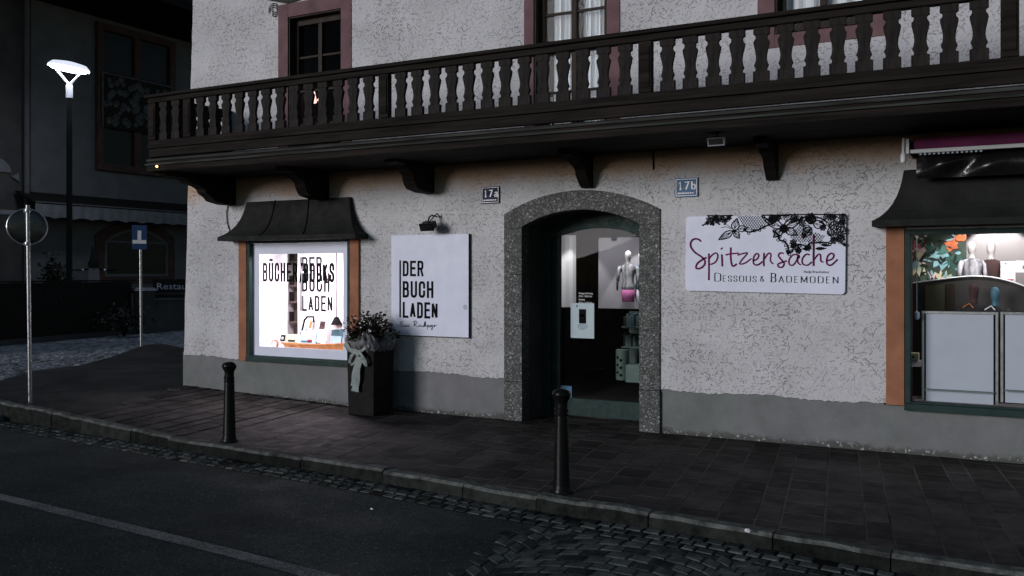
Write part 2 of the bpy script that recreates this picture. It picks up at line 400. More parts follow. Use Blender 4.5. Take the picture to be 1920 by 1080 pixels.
# ------------------------------------------------------------------ lettering (strokes with mitred joins, flat on their sign)
def smooth_path(pts, n=6):
    if len(pts) < 3: return pts
    P = [pts[0]] + list(pts) + [pts[-1]]; out = []
    for i in range(1, len(P) - 2):
        for k in range(n):
            t = k / n; q = []
            for d in range(2):
                a, b, c, e = P[i - 1][d], P[i][d], P[i + 1][d], P[i + 2][d]
                q.append(.5 * (2 * b + (c - a) * t + (2 * a - 5 * b + 4 * c - e) * t * t + (3 * b - a - 3 * c + e) * t ** 3))
            out.append(tuple(q))
    out.append(pts[-1]); return out
class Ink:
    """flat lettering: fn maps (x, y, lift) on the sign to the world"""
    def __init__(s, fn): s.mb = MB(); s.fn = fn; s.k = 0
    def stroke(s, pts, w, thin=None, closed=False, cap=False):
        pts = [Vector((p[0], p[1])) for p in pts]
        if len(pts) > 3 and (pts[0] - pts[-1]).length < 1e-6: pts = pts[:-1]; closed = True
        if cap and not closed and len(pts) > 1:
            pts[0] = pts[0] - (pts[1] - pts[0]).normalized() * w / 2; pts[-1] = pts[-1] + (pts[-1] - pts[-2]).normalized() * w / 2
        n = len(pts)
        if n < 2: return
        lift = (s.k % 60) * .00004; s.k += 1
        L, Rr = [], []
        for i in range(n):
            a = pts[i - 1] if (i > 0 or closed) else None
            c = pts[(i + 1) % n] if (i < n - 1 or closed) else None
            d0 = (pts[i] - a).normalized() if a is not None else None
            d1 = (c - pts[i]).normalized() if c is not None else None
            if d0 is None: d0 = d1
            if d1 is None: d1 = d0
            n0 = Vector((-d0.y, d0.x)); n1 = Vector((-d1.y, d1.x))
            mv = n0 + n1
            if mv.length < 1e-4: mv = n0
            mv.normalize(); k = 1 / max(.45, mv.dot(n0))
            d = (d0 + d1)
            ww = w
            if thin is not None:
                dv = abs(d.normalized().y) if d.length > 1e-5 else 1
                ww = thin + (w - thin) * dv ** 1.5
            L.append(pts[i] + mv * k * ww / 2); Rr.append(pts[i] - mv * k * ww / 2)
        vs = [s.fn(p.x, p.y, lift) for p in L] + [s.fn(p.x, p.y, lift) for p in Rr]
        m = n if closed else n - 1
        s.mb.add(vs, [(i, (i + 1) % n, n + (i + 1) % n, n + i) for i in range(m)])
    def fill(s, pts):
        lift = (s.k % 60) * .00004; s.k += 1
        s.mb.add([s.fn(p[0], p[1], lift) for p in pts], [tuple(range(len(pts)))])
    def dot(s, x, y, r, n=10):
        s.fill([(x + r * math.cos(2 * math.pi * i / n), y + r * math.sin(2 * math.pi * i / n)) for i in range(n)])
    def build(s, name, mat, parent=None): return s.mb.build(name, mat, parent)
GL = {
 'A': [[(0, 0), (.5, 1)], [(.5, 1), (1, 0)], [(.17, .3), (.83, .3)]],
 'B': [[(0, 0), (0, 1), (.62, 1), (.85, .95), (.93, .86), (.93, .66), (.84, .57), (.66, .53), (0, .53)], [(.66, .53), (.88, .48), (1, .38), (1, .15), (.9, .05), (.66, 0), (0, 0)]],
 'C': [[(1, .66), (1, .85), (.88, .95), (.66, 1), (.34, 1), (.12, .95), (0, .85), (0, .15), (.12, .05), (.34, 0), (.66, 0), (.88, .05), (1, .15), (1, .34)]],
 'D': [[(0, 0), (0, 1), (.6, 1), (.88, .95), (1, .84), (1, .16), (.88, .05), (.6, 0), (0, 0)]],
 'E': [[(1, 1), (0, 1), (0, 0), (1, 0)], [(0, .52), (.86, .52)]],
 'H': [[(0, 0), (0, 1)], [(1, 0), (1, 1)], [(0, .52), (1, .52)]],
 'K': [[(0, 0), (0, 1)], [(1, 1), (.05, .42)], [(.36, .6), (1, 0)]],
 'L': [[(0, 1), (0, 0), (1, 0)]],
 'M': [[(0, 0), (0, 1)], [(0, 1), (.5, .1)], [(.5, .1), (1, 1)], [(1, 1), (1, 0)]],
 'N': [[(0, 0), (0, 1)], [(0, 1), (1, 0)], [(1, 0), (1, 1)]],
 'O': [[(0, .15), (0, .85), (.12, .95), (.34, 1), (.66, 1), (.88, .95), (1, .85), (1, .15), (.88, .05), (.66, 0), (.34, 0), (.12, .05), (0, .15)]],
 'R': [[(0, 0), (0, 1), (.64, 1), (.9, .95), (1, .85), (1, .62), (.9, .52), (.64, .48), (0, .48)], [(.62, .48), (1, 0)]],
 'S': [[(1, .7), (1, .85), (.88, .95), (.66, 1), (.34, 1), (.12, .95), (0, .85), (0, .68), (.14, .58), (.86, .42), (1, .31), (1, .15), (.88, .05), (.66, 0), (.34, 0), (.12, .05), (0, .15), (0, .3)]],
 'U': [[(0, 1), (0, .15), (.12, .05), (.34, 0), (.66, 0), (.88, .05), (1, .15), (1, 1)]],
 '/': [[(0, -.03), (1, 1.03)]],
 '&': [[(1, 0), (.25, .7), (.22, .88), (.4, 1), (.58, .9), (.56, .74), (.12, .42), (.05, .2), (.25, 0), (.6, .03), (.88, .4)]],
 '1': [[(.2, .8), (.55, 1), (.55, 0)]],
 '7': [[(0, 1), (1, 1), (.35, 0)]],
 'a': [[(.08, .58), (.3, .68), (.7, .66), (.82, .5), (.82, 0)], [(.82, .4), (.3, .36), (.06, .2), (.2, .02), (.5, .0), (.82, .16)]],
 'b': [[(.12, 1), (.12, 0)], [(.12, .5), (.4, .68), (.8, .6), (.95, .33), (.8, .06), (.4, 0), (.12, .14)]],
}
def caps(ink, word, x, y, h, wf=.36, sw=.13, gap=.26, thin=None, serif=0, fit=None):
    if fit:
        A = sum(wf * h * (1.35 if c == 'M' else .85 if c == '/' else 1.0) for c in word) + (len(word) - 1) * gap * h * .72
        k = (fit - (len(word) - 1) * sw * h) / A; wf *= k; gap *= k
    for ch in word:
        if ch == ' ': x += h * .4; continue
        um = ch == 'Ü'; c = 'U' if um else ch
        ww = wf * h * (.75 if c in '1' else 1.35 if c == 'M' else .85 if c == '/' else 1.0)
        for st in GL[c]:
            ink.stroke([(x + p[0] * ww, y + sw * h / 2 + p[1] * h * (1 - sw)) for p in st], sw * h, None if thin is None else thin * h, cap=thin is None and c not in 'AKN/')
        if um:
            for q in (.22, .78): ink.dot(x + q * ww, y + h * 1.15, sw * h * .55)
        if serif:
            sx = {'D': [(0, 0), (0, 1)], 'E': [(0, 0), (0, 1)], 'B': [(0, 0), (0, 1)], 'N': [(0, 0), (0, 1), (1, 1)], 'M': [(0, 0), (1, 0), (0, 1), (1, 1)],
                  'A': [(0, 0), (1, 0)], 'U': [(0, 1), (1, 1)], '1': [(.55, 0)], 'b': [(.12, 1)], 'a': [(.82, 0)]}.get(c, [])
            for (a, b_) in sx:
                yy = y + sw * h / 2 + b_ * h * (1 - sw)
                ink.stroke([(x + a * ww - serif * h, yy), (x + a * ww + serif * h, yy)], .05 * h if thin is None else thin * h * 1.1)
        x += ww + gap * h * .72 + sw * h
    return x
def text_mesh(name, txt, size, fn, mat, parent, xscale=1.0, align='LEFT'):
    cu = bpy.data.curves.new(name, 'FONT'); cu.body = txt; cu.size = size; cu.align_x = align; cu.resolution_u = 2
    ob = bpy.data.objects.new(name, cu); COL.objects.link(ob)
    me = bpy.data.meshes.new_from_object(ob)
    vs = [tuple(v.co) for v in me.vertices]; fs = [tuple(p.vertices) for p in me.polygons]
    bpy.data.objects.remove(ob); bpy.data.curves.remove(cu); bpy.data.meshes.remove(me)
    mb = MB(); mb.add([fn(v[0] * xscale, v[1], 0.0) for v in vs], fs)
    return mb.build(name, mat, parent)

# ================================================================== GROUND
ROAD_Z = -.10
mb = MB(); mb.quad((-160, -120, ROAD_Z), (120, -120, ROAD_Z), (120, 160, ROAD_Z), (-160, 160, ROAD_Z))
struct(mb.build("road", MT['asphalt']))
kerb_px = [(-420, 705), (-200, 738), (0, 770), (180, 799), (369, 830), (600, 864), (741, 887), (934, 921), (1149, 953), (1300, 975), (1402, 993), (1687, 1042), (1920, 1078), (2300, 1138), (3000, 1250)]
KP = [gp(*p) for p in kerb_px]
def kerb_y(x):
    for a, b in zip(KP, KP[1:]):
        if a[0] <= x <= b[0]: return a[1] + (b[1] - a[1]) * (x - a[0]) / (b[0] - a[0])
    return KP[0][1] if x < KP[0][0] else KP[-1][1]
def rise(x): return .032 * max(0, -x - 7.2)
# kerb stones
mb = MB(); x = KP[0][0]
while x < KP[-1][0]:
    L = rnd.uniform(.55, 1.05); x1 = min(x + L, KP[-1][0]); mb.ct = rnd.uniform(.75, 1.25)
    nseg = 4; prev = None; jj = rnd.uniform(-.012, .012); zz = rnd.uniform(-.006, .006)
    for i in range(nseg + 1):
        xx = x + .004 + (x1 - x - .008) * i / nseg
        yf = kerb_y(xx) + jj + rnd.uniform(-.007, .007); zt = rise(xx) + .006 + zz + rnd.uniform(-.006, .006)
        ring = [(xx, yf - .012, ROAD_Z - .05), (xx, yf - .004, zt - .022), (xx, yf + .018, zt), (xx, yf + .105, zt), (xx, yf + .105, ROAD_Z - .05)]
        if prev:
            c0 = mb.ct
            for k in range(4):
                mb.ct = c0 * (.42 if k == 0 else rnd.uniform(.9, 1.8) if k == 1 else 1.0)
                mb.add([prev[k], prev[k + 1], ring[k + 1], ring[k]], [(0, 1, 2, 3)])
            mb.ct = c0
        if i in (0, nseg): mb.add(ring, [(0, 1, 2, 3, 4)])
        prev = ring
    x = x1
struct(mb.build("kerb", MT['kerb'], smooth=True, angle=50))
# paved footway: bed, then stones row by row
def bed(x0, x1, off, yback, n=60):
    m = MB(); pv = None
    for i in range(n + 1):
        xx = x0 + (x1 - x0) * i / n
        ys = [kerb_y(xx) + .10, kerb_y(xx) * .5, yback]
        cur = [(xx, y_, rise(xx) + off) for y_ in ys]
        if pv: m.add(pv + cur, [(0, 1, 4, 3), (1, 2, 5, 4)])
        pv = cur
    return m
struct(bed(-8.75, 5.0, -.0022, .9).build("pavement_joints", MT['joint']))
mb = MB(); x = -10.3
def stone(m, pts, zt, inset, h=.03, tilt=.003):
    c = sum((Vector(p) for p in pts), Vector((0, 0))) / len(pts)
    n = len(pts); a = rnd.uniform(-tilt, tilt); b = rnd.uniform(-tilt, tilt); z0 = rnd.uniform(-tilt, tilt)
    def zz(p): return zt + z0 + a * (p[0] - c[0]) * 8 + b * (p[1] - c[1]) * 8
    def ins(p, d):
        v = c - Vector(p); return Vector(p) + v.normalized() * d
    low = [(p[0], p[1], zz(p) - h) for p in pts]; mid = [(p[0], p[1], zz(p) - inset * .6) for p in pts]
    top = []
    for p in pts:
        q = ins(p, inset); top.append((q.x, q.y, zz(p)))
    fs = []
    for i in range(n):
        j = (i + 1) % n
        fs += [(i, j, n + j, n + i), (n + i, n + j, 2 * n + j, 2 * n + i)]
    fs.append(tuple(2 * n + i for i in range(n)))
    m.add(low + mid + top, fs)
def left_limit(y): return -9.95 + (-y) * .42
wi = 0
while x < 4.6:
    wdt = (.26, .25, .165)[wi % 3] * rnd.uniform(.94, 1.06); wi += 1; y = rnd.uniform(.55, .85); drift = rnd.uniform(-.010, .010)
    sh = lambda q: (q[0] - .162 * (q[1] + 1.5), q[1])
    while y > kerb_y(x) + .10:
        ln = rnd.uniform(.22, .42); y1 = max(y - ln, kerb_y(sh((x + wdt / 2, y - ln))[0]) + .112)
        if y1 > y - .02: break
        xc = sh((x, (y + y1) / 2))[0]
        if y - y1 > .05 and xc > left_limit((y + y1) / 2):
            g = .0062
            mb.ct = rnd.uniform(.6, 1.4)
            stone(mb, [sh((x + g, y1 + .010)), sh((x + wdt - g, y1 + .010 + drift)), sh((x + wdt - g, y - .010 + drift)), sh((x + g, y - .010))], rise(xc), .003, .03, .0005)
        y = y1
    x += wdt
struct(mb.build("pavement", MT['paver']))
# asphalt footway on the corner
mb = MB()
corner = [(-9.0, kerb_y(-9.0) + .11), (-9.6, -1.0), (-10.0, .1), (-10.0, 9.0)]
edge = [gp(*p) for p in [(-260, 760), (-120, 742), (0, 727), (60, 709), (150, 698), (215, 681), (262, 660), (300, 658), (346, 665)]]
edge = [(max(-15.4, q[0]), q[1]) for q in edge]
cent = (-11.2, -.4)
poly = [(-9.0, kerb_y(-9.0) + .11)] + [(xx, kerb_y(xx) + .11) for xx in (-9.8, -10.6, -11.4, -12.2, -13.0)]
poly += edge[1:] + [(-13.6, 9.0), (-9.8, 9.0), (-9.8, .3), (-9.1, .3)]
mb.prism(poly, lambda p, d: (p[0], p[1], rise(p[0]) * .6 + d), -.20, -.004)
struct(mb.build("corner_pavement", MT['asphalt2']))
# pale cobbled side street
mb = MB(); mb.quad((-40, .5, -.06), (-9.0, .5, -.06), (-9.0, 60, -.06), (-40, 60, -.06)); mb.quad((-40, -3.2, -.06), (-12.6, -3.2, -.06), (-12.6, .5, -.06), (-40, .5, -.06))
struct(mb.build("side_street", MT['gap']))
def inside(p, poly):
    r = False; n = len(poly)
    for i in range(n):
        a, b = poly[i], poly[(i + 1) % n]
        if (a[1] > p[1]) != (b[1] > p[1]) and p[0] < (b[0] - a[0]) * (p[1] - a[1]) / (b[1] - a[1]) + a[0]: r = not r
    return r
mb = MB()
for i in range(-120, 60):
    for j in range(0, 95):
        cx = -12.0 + i * .145 + (.07 if j % 2 else 0); cy = -2.9 + j * .15 + .11 * math.sin(cx * 2.6)
        if not (-21.4 < cx < -10.2): continue
        if inside((cx, cy), poly): continue
        u_ = cx * -SN + (cy - CY) * CS
        px = 960 + FPX * (cx * CS + (cy - CY) * SN) / u_
        if px < -60 or px > 420: continue
        mb.ct = rnd.uniform(.6, 1.3); h = .063; k = .062
        stone(mb, [(cx - k, cy - h), (cx + k, cy - h + .02 * math.cos(cx * 2.6)), (cx + k, cy + h), (cx - k, cy + h)], -.03, .02, .06, .005)
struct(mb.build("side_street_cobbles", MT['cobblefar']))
# gutter of small cobbles under the kerb, and the arched cobbles of the near road
mb = MB(); mb2 = MB()
xs = KP[0][0]
arc_edge = [gp(px, py, ROAD_Z) for px, py in [(905, 948), (935, 970), (960, 990), (940, 1012), (900, 1040), (850, 1080), (760, 1160)]]
xx = KP[0][0]
gut = [(p[0], p[1]) for p in KP]
while xx < 4.5:
    st = rnd.uniform(.095, .13)
    for r_ in range(3):
        if rnd.random() < .03: continue
        y0 = kerb_y(xx) - .02 - r_ * .105; sh = (.05 if r_ % 2 else 0)
        mb.ct = rnd.uniform(.55, 1.35)
        a = kerb_y(xx + st) - kerb_y(xx); gg = .007
        stone(mb, [(xx + sh + gg, y0 - .1 + gg), (xx + sh + st - gg, y0 - .1 + a + gg), (xx + sh + st - gg, y0 + a - gg), (xx + sh + gg, y0 - gg)], ROAD_Z + .0085, .010, .05, .003)
    xx += st
struct(mb.build("gutter_cobbles", MT['cobble']))
mbj = MB(); pv = None
for i in range(41):
    xq = KP[0][0] + (4.5 - KP[0][0]) * i / 40
    cur = [(xq, kerb_y(xq) - .34, ROAD_Z + .002), (xq, kerb_y(xq) + .0, ROAD_Z + .002)]
    if pv: mbj.quad(pv[0], cur[0], cur[1], pv[1])
    pv = cur
struct(mbj.build("gutter_bed", MT['gap']))
mb = MB()
def arc_x(y):
    ys = sorted(arc_edge, key=lambda p: p[1])
    for a, b in zip(ys, ys[1:]):
        if a[1] <= y <= b[1]: return a[0] + (b[0] - a[0]) * (y - a[1]) / (b[1] - a[1])
    return ys[0][0] if y < ys[0][1] else ys[-1][0]
PIT = 1.15
for fan in range(-2, 8):
    for r_ in range(52):
        cx0 = -3.2 + fan * PIT; cy0 = -8.5 + r_ * .128
        nst = 9
        for s_ in range(nst):
            a0 = R(45 + 90 * s_ / nst + (4.5 if r_ % 2 else 0)); a1 = R(45 + 90 * (s_ + 1) / nst + (4.5 if r_ % 2 else 0))
            rad = PIT / (2 * math.sin(R(45))); g = .007
            def pt(a, q): return (cx0 + rad * math.cos(a), cy0 + rad * math.sin(a) + q)
            da = .008
            ps = [pt(a1 - da, g), pt(a0 + da, g), pt(a0 + da, .126 - g), pt(a1 - da, .126 - g)]
            c_ = (sum(p[0] for p in ps) / 4, sum(p[1] for p in ps) / 4)
            if c_[1] > kerb_y(c_[0]) - .37 or c_[0] < arc_x(c_[1]) or c_[0] > 3: continue
            mb.ct = rnd.uniform(.55, 1.45)
            ps = [(p[0] + rnd.uniform(-.006, .006), p[1] + rnd.uniform(-.006, .006)) for p in ps]
            stone(mb, ps, ROAD_Z + .0075, .009, .05, .0022)
struct(mb.build("cobbled_road", MT['cobble']))
mb = MB()
ae = [(q[0], q[1]) for q in sorted(arc_edge, key=lambda p: p[1])]
ae = [(ae[0][0] - .2, -8.6)] + ae
pl = ae + [(xq, kerb_y(xq) - .345) for xq in (-3.1, -2.4, -1.6, -.8, 0, 1.2, 2.4, 3.0)] + [(3.0, -8.6)]
mb.add([(p[0], p[1], ROAD_Z + .003) for p in pl], [tuple(range(len(pl)))])
struct(mb.build("cobbled_road_bed", MT['asphalt']))
# worn white line
la = [gp(px, py, ROAD_Z) for px, py in [(-300, 858), (0, 926), (250, 985), (420, 1026), (650, 1084), (900, 1150)]]
lb = [gp(px, py, ROAD_Z) for px, py in [(-300, 868), (0, 938), (250, 1000), (420, 1042), (640, 1102), (890, 1170)]]
mb = MB()
for i in range(len(la) - 1):
    mb.quad((*la[i], ROAD_Z + .004), (*la[i + 1], ROAD_Z + .004), (*lb[i + 1], ROAD_Z + .004), (*lb[i], ROAD_Z + .004))
struct(mb.build("road_marking", MT['line']))

# ================================================================== THE CORNER HOUSE
HX = -4.9
house = thing("shop_house", "pale rough plastered corner house with a dark wooden balcony and lit shop windows", "house", (HX, 0, 0))
TOP = 6.4
def xl(z): return -9.87 + .036 * z
XR = 3.0
W1 = (-8.016, -7.18, 2.9, 4.78); W2 = (-4.573, -3.73, 2.9, 4.86); W3 = (-2.03, -1.19, 3.86, 4.95)
BW = (-8.70, -7.03, .50, 2.02)     # book window opening
RW = (-.90, 1.6, .42, 1.98)        # right shop window opening
DX0, DX1 = -4.82, -3.265           # hole for the door (behind the stone surround)
DIN = (-4.71, -3.375)
def arch(x, x0, x1, zs, zt):
    c = (x0 + x1) / 2; h = (x1 - x0) / 2; sag = zt - zs; r = (h * h + sag * sag) / (2 * sag)
    return zt - r + math.sqrt(max(0, r * r - (x - c) ** 2))
def ain(x): return arch(x, DIN[0], DIN[1], 2.092, 2.254)
def aout(x): return arch(x, -4.93, -3.155, 2.232, 2.457)
mb = MB()
holes = [W1, W2, W3, BW, RW]
X0 = -9.55
xs = sorted({X0, XR, DX0, DX1} | {h[0] for h in holes} | {h[1] for h in holes})
zs = sorted({.62, TOP, 2.6} | {h[2] for h in holes if h[2] > .62} | {h[3] for h in holes})
for a, b in zip(xs, xs[1:]):
    for c, d in zip(zs, zs[1:]):
        mx, mz = (a + b) / 2, (c + d) / 2
        if any(h[0] < mx < h[1] and h[2] < mz < h[3] for h in holes): continue
        if DX0 < mx < DX1 and mz < 2.6: continue
        mb.quad((a, 0, c), (b, 0, c), (b, 0, d), (a, 0, d))
n = 20
for i in range(n):
    a = DX0 + (DX1 - DX0) * i / n; b = DX0 + (DX1 - DX0) * (i + 1) / n
    za, zb = (ain(max(a, DIN[0])) + aout(a)) / 2, (ain(max(b, DIN[0])) + aout(b)) / 2
    mb.quad((a, 0, za), (b, 0, zb), (b, 0, 2.6), (a, 0, 2.6))
def ptop(x): return .435 + .010 * max(0, (-x - 3.2))
for (a, b) in ((X0, -8.83), (-6.88, DX0), (DX1, -1.05)):
    k = int((b - a) / .035); zj = [ptop(a + (b - a) * i / k) + rnd.uniform(-.008, .008) + .010 * math.sin((a + i * .035) * 5.1) for i in range(k + 1)]
    for i in range(k):
        p, q = a + (b - a) * i / k, a + (b - a) * (i + 1) / k
        mb.quad((p, 0, zj[i]), (q, 0, zj[i + 1]), (q, 0, .62), (p, 0, .62))
        mb.quad((p, .03, zj[i]), (q, .03, zj[i + 1]), (q, 0, zj[i + 1]), (p, 0, zj[i]))
# slightly battered corner with wavering edge, left flank, back and roof deck
zc = [.5 + (TOP - .5) * i / 40 for i in range(41)]
ex = [xl(z) + rnd.uniform(-.006, .006) for z in zc]
for i in range(40):
    mb.quad((ex[i], 0, zc[i]), (X0, 0, zc[i]), (X0, 0, zc[i + 1]), (ex[i + 1], 0, zc[i + 1]))
    mb.quad((ex[i], 9, zc[i]), (ex[i], 0, zc[i]), (ex[i + 1], 0, zc[i + 1]), (ex[i + 1], 9, zc[i + 1]))
mb.quad((XR, 0, 0), (XR, 9, 0), (XR, 9, TOP), (XR, 0, TOP))
mb.quad((-9.87, 9, 0), (XR, 9, 0), (XR, 9, TOP), (-9.87, 9, TOP))
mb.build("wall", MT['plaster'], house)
mb = MB()
mb.box(-10.0, XR + .2, -.25, 9.2, TOP, TOP + .12)
mb.build("roof", MT['wood'], house)
# plinth
k = 40
for (a, b) in ((-9.885, DX0), (DX1, XR)):
    mb = MB()
    for i in range(k):
        p, q = a + (b - a) * i / k, a + (b - a) * (i + 1) / k
        top = lambda x_: (.50 if BW[0] - .13 < x_ < BW[1] + .13 else .42 if x_ > -1.05 else ptop(x_) + .03)
        mb.quad((p, .016, -.06), (q, .016, -.06), (q, .016, top((p + q) / 2)), (p, .016, top((p + q) / 2)))
    if a < -9: mb.quad((-9.885, .016, -.06), (-9.885, 9, -.06), (-9.868, 9, .52), (-9.868, .016, .52))
    mb.build("plinth", MT['plinth'], house)
# floors and the partitions that keep the rooms apart
mb = MB()
mb.box(-9.7, XR - .05, .10, 8.9, 2.62, 2.82)
mb.box(-9.7, XR - .05, .95, 8.9, -.12, .004)
mb.box(-6.2, -6.15, 1.0, 8.9, .006, 2.6); mb.box(-6.15, -4.9, .45, .5, .006, 2.6)
mb.box(-2.62, -2.56, .52, 8.9, .006, 2.6)
mb.build("interior_shell", MT['dark'], house)

# ---- upper windows
def upper_window(W, outer, name, sill, curtain):
    x0, x1, z0, z1 = W; ox0, ox1, oz0, oz1 = outer
    w_ = MB()     # painted surround, a few millimetres proud of the plaster
    y0, y1 = -.012, .0
    w_.box(ox0, x0, y0, y1 + .13, oz0, oz1); w_.box(x1, ox1, y0, y1 + .13, oz0, oz1); w_.box(x0, x1, y0, y1 + .13, z1, oz1)
    if sill: w_.box(x0, x1, y0, y1 + .13, oz0, z0)
    root = w_.build("window", MT['pink'], house, bevel=.004)
    f = MB(); y0, y1 = .10, .16
    fw = .075
    f.box(x0, x0 + fw, y0, y1, z0, z1); f.box(x1 - fw, x1, y0, y1, z0, z1); f.box(x0 + fw, x1 - fw, y0, y1, z1 - fw * 1.3, z1); f.box(x0 + fw, x1 - fw, y0, y1, z0, z0 + fw)
    xm = (x0 + x1) / 2
    f.box(xm - .03, xm + .03, y0 + .004, y1 - .01, z0 + fw, z1 - fw * 1.3)
    zz = z1 - .42 - fw
    while zz > z0 + .15:
        f.box(x0 + fw, xm - .03, y0 + .015, y1 - .02, zz - .014, zz + .014); f.box(xm + .03, x1 - fw, y0 + .015, y1 - .02, zz - .014, zz + .014)
        zz -= .42
    f.box(x0, x0 + .02, .004, .10, z0, z1); f.box(x1 - .02, x1, .004, .10, z0, z1); f.box(x0 + .02, x1 - .02, .004, .10, z1 - .02, z1)
    f.build("frame", MT['oak'], root, bevel=.004)
    g = MB(); g.quad((x0 + fw, .135, z0 + fw), (x1 - fw, .135, z0 + fw), (x1 - fw, .135, z1 - fw), (x0 + fw, .135, z1 - fw))
    g.build("pane", MT['glass'], root)
    if curtain:
        for (a, b) in curtain:
            c = MB(); nn = 36; pv = None
            for i in range(nn + 1):
                t = i / nn; xx = a + (b - a) * t; yy = .21 + .022 * math.sin(t * 31) + .012 * math.sin(t * 13 + 1)
                cur = [(xx, yy, z0 + .05), (xx, yy, z1 - .02)]
                if pv: c.quad(pv[0], cur[0], cur[1], pv[1])
                pv = cur
            c.build("curtain", MT['curtain'], root, smooth=True, angle=180)
    if sill:
        q = MB(); q.box(x0, x1, -.03, .1, z0 - .025, z0 - .001); q.build("sill", MT['oak'], root, bevel=.004)
    # black box of the unlit room behind
    d = MB(); X_0, X_1 = x0 - .3, x1 + .3
    d.quad((X_0, 1.6, z0 - .2), (X_1, 1.6, z0 - .2), (X_1, 1.6, z1 + .2), (X_0, 1.6, z1 + .2))
    d.quad((X_0, .14, z0 - .2), (X_0, 1.6, z0 - .2), (X_0, 1.6, z1 + .2), (X_0, .14, z1 + .2)); d.quad((X_1, .14, z0 - .2), (X_1, 1.6, z0 - .2), (X_1, 1.6, z1 + .2), (X_1, .14, z1 + .2))
    d.quad((X_0, .14, z1 + .2), (X_1, .14, z1 + .2), (X_1, 1.6, z1 + .2), (X_0, 1.6, z1 + .2))
    d.build("dark_room", MT['dark'], root)
    return root
upper_window(W1, (-8.176, -7.025, 2.83, 4.95), "window", False, None)
w2 = upper_window(W2, (-4.69, -3.587, 2.83, 5.04), "window", False, [(-4.44, -4.17), (-4.09, -3.82)])
w3 = upper_window(W3, (-2.19, -1.03, 3.71, 5.12), "window", True, [(-1.97, -1.25)])
# stucco scrolls beside the left window head
ik = Ink(lambda x_, y_, l: (x_, -.014 - l, y_))
def scroll(cx, cz, s_, fl):
    for k in range(3):
        p = [(cx + fl * s_ * (.9 * math.cos(a) * (1 - a / 9)), cz + k * .13 * s_ * 2 + s_ * .9 * math.sin(a) * (1 - a / 9)) for a in [i * .5 for i in range(14)]]
        ik.stroke(p, .05 * s_ * 2)
scroll(-8.24, 4.86, .10, -1); scroll(-6.985, 5.0, .06, 1)
ik.stroke([(-8.33, 5.08), (-8.0, 4.99), (-7.6, 5.04), (-7.2, 5.0), (-6.95, 5.06)], .09)
ik.build("stucco_ornament", MT['woodgrey'], house)

# ---- stone door surround
sur = MB(); n = 28; Y0, Y1 = -.022, .10
def ring_pts():
    pts = []
    pts.append((DIN[0], -4.93, .0, .0)); return pts
# jamb blocks with joints
for (xa, xb) in ((-4.93, DIN[0]), (DIN[1], -3.155)):
    zj = [-.05, .42, 1.02, 1.58, 2.08]
    for a, b in zip(zj, zj[1:]):
        sur.box(xa, xb, Y0 + rnd.uniform(-.003, .003), Y1 + .05, a + .002, b - .002)
# arch blocks
cuts = [0, .28, .62, 1.0]
for ca, cb in zip(cuts, cuts[1:]):
    m_ = 10; pin, pout = [], []
    for i in range(m_ + 1):
        t = ca + (cb - ca) * i / m_ ; t = min(max(t, .0), 1)
        pin.append((DIN[0] + (DIN[1] - DIN[0]) * t, ain(DIN[0] + (DIN[1] - DIN[0]) * t)))
        xo = -4.93 + 1.775 * t; pout.append((xo, aout(xo)))
    if ca == 0: pin = [(DIN[0], 2.08)] + pin; pout = [(-4.93, 2.08)] + pout
    if cb == 1.0: pin.append((DIN[1], 2.08)); pout.append((-3.155, 2.08))
    for i in range(len(pin) - 1):
        q = [pin[i], pin[i + 1], pout[i + 1], pout[i]]
        sur.add([(p[0], Y0, p[1]) for p in q] + [(p[0], Y1 + .05, p[1]) for p in q], [(0, 1, 2, 3), (4, 7, 6, 5), (0, 4, 5, 1), (2, 6, 7, 3)])
surround = sur.build("door_surround", MT['stone'], house, bevel=.006)
# reveal and door
DY = .50
rv = MB(); n = 24
rv.box(DIN[0] - .05, DIN[0] - .001, .15, DY + .1, -.02, 2.3); rv.box(DIN[1] + .001, DIN[1] + .05, .15, DY + .1, -.02, 2.3)
for i in range(n):
    a = DIN[0] + (DIN[1] - DIN[0]) * i / n; b = DIN[0] + (DIN[1] - DIN[0]) * (i + 1) / n
    rv.quad((a, .15, ain(a) + .001), (b, .15, ain(b) + .001), (b, DY + .1, ain(b) + .001), (a, DY + .1, ain(a) + .001))
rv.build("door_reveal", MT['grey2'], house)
door = MB()
fx0, fx1 = DIN[0] + .002, DIN[1] - .002
gx0 = wp(1050, 500, DY)[0]; gx1 = fx1 - .14; gzb = wp(1150, 752, DY)[1]
gzt = lambda x_: ain(x_) - .10
door.box(fx0, fx0 + .10, DY - .03, DY + .05, .0, 2.08); door.box(fx0 + .103, gx0, DY, DY + .045, .0, 2.07)
door.box(gx1, fx1, DY - .02, DY + .05, .0, 2.07); door.box(gx0, gx1, DY, DY + .045, .02, gzb)
for i in range(n):
    a = fx0 + (fx1 - fx0) * i / n; b = fx0 + (fx1 - fx0) * (i + 1) / n
    door.add([(a, DY - .02, ain(a) - .17), (b, DY - .02, ain(b) - .17), (b, DY - .02, ain(b)), (a, DY - .02, ain(a)), (a, DY + .04, ain(a) - .17), (b, DY + .04, ain(b) - .17), (b, DY + .04, ain(b)), (a, DY + .04, ain(a))],
             [(0, 1, 2, 3), (0, 4, 5, 1)])
droot = door.build("door", MT['green'], house, bevel=.004)
g = MB()
for i in range(n):
    a = gx0 + (gx1 - gx0) * i / n; b = gx0 + (gx1 - gx0) * (i + 1) / n
    g.quad((a, DY + .02, gzb), (b, DY + .02, gzb), (b, DY + .02, ain(b) - .15), (a, DY + .02, ain(a) - .15))
g.build("pane", MT['glassdark'], droot)
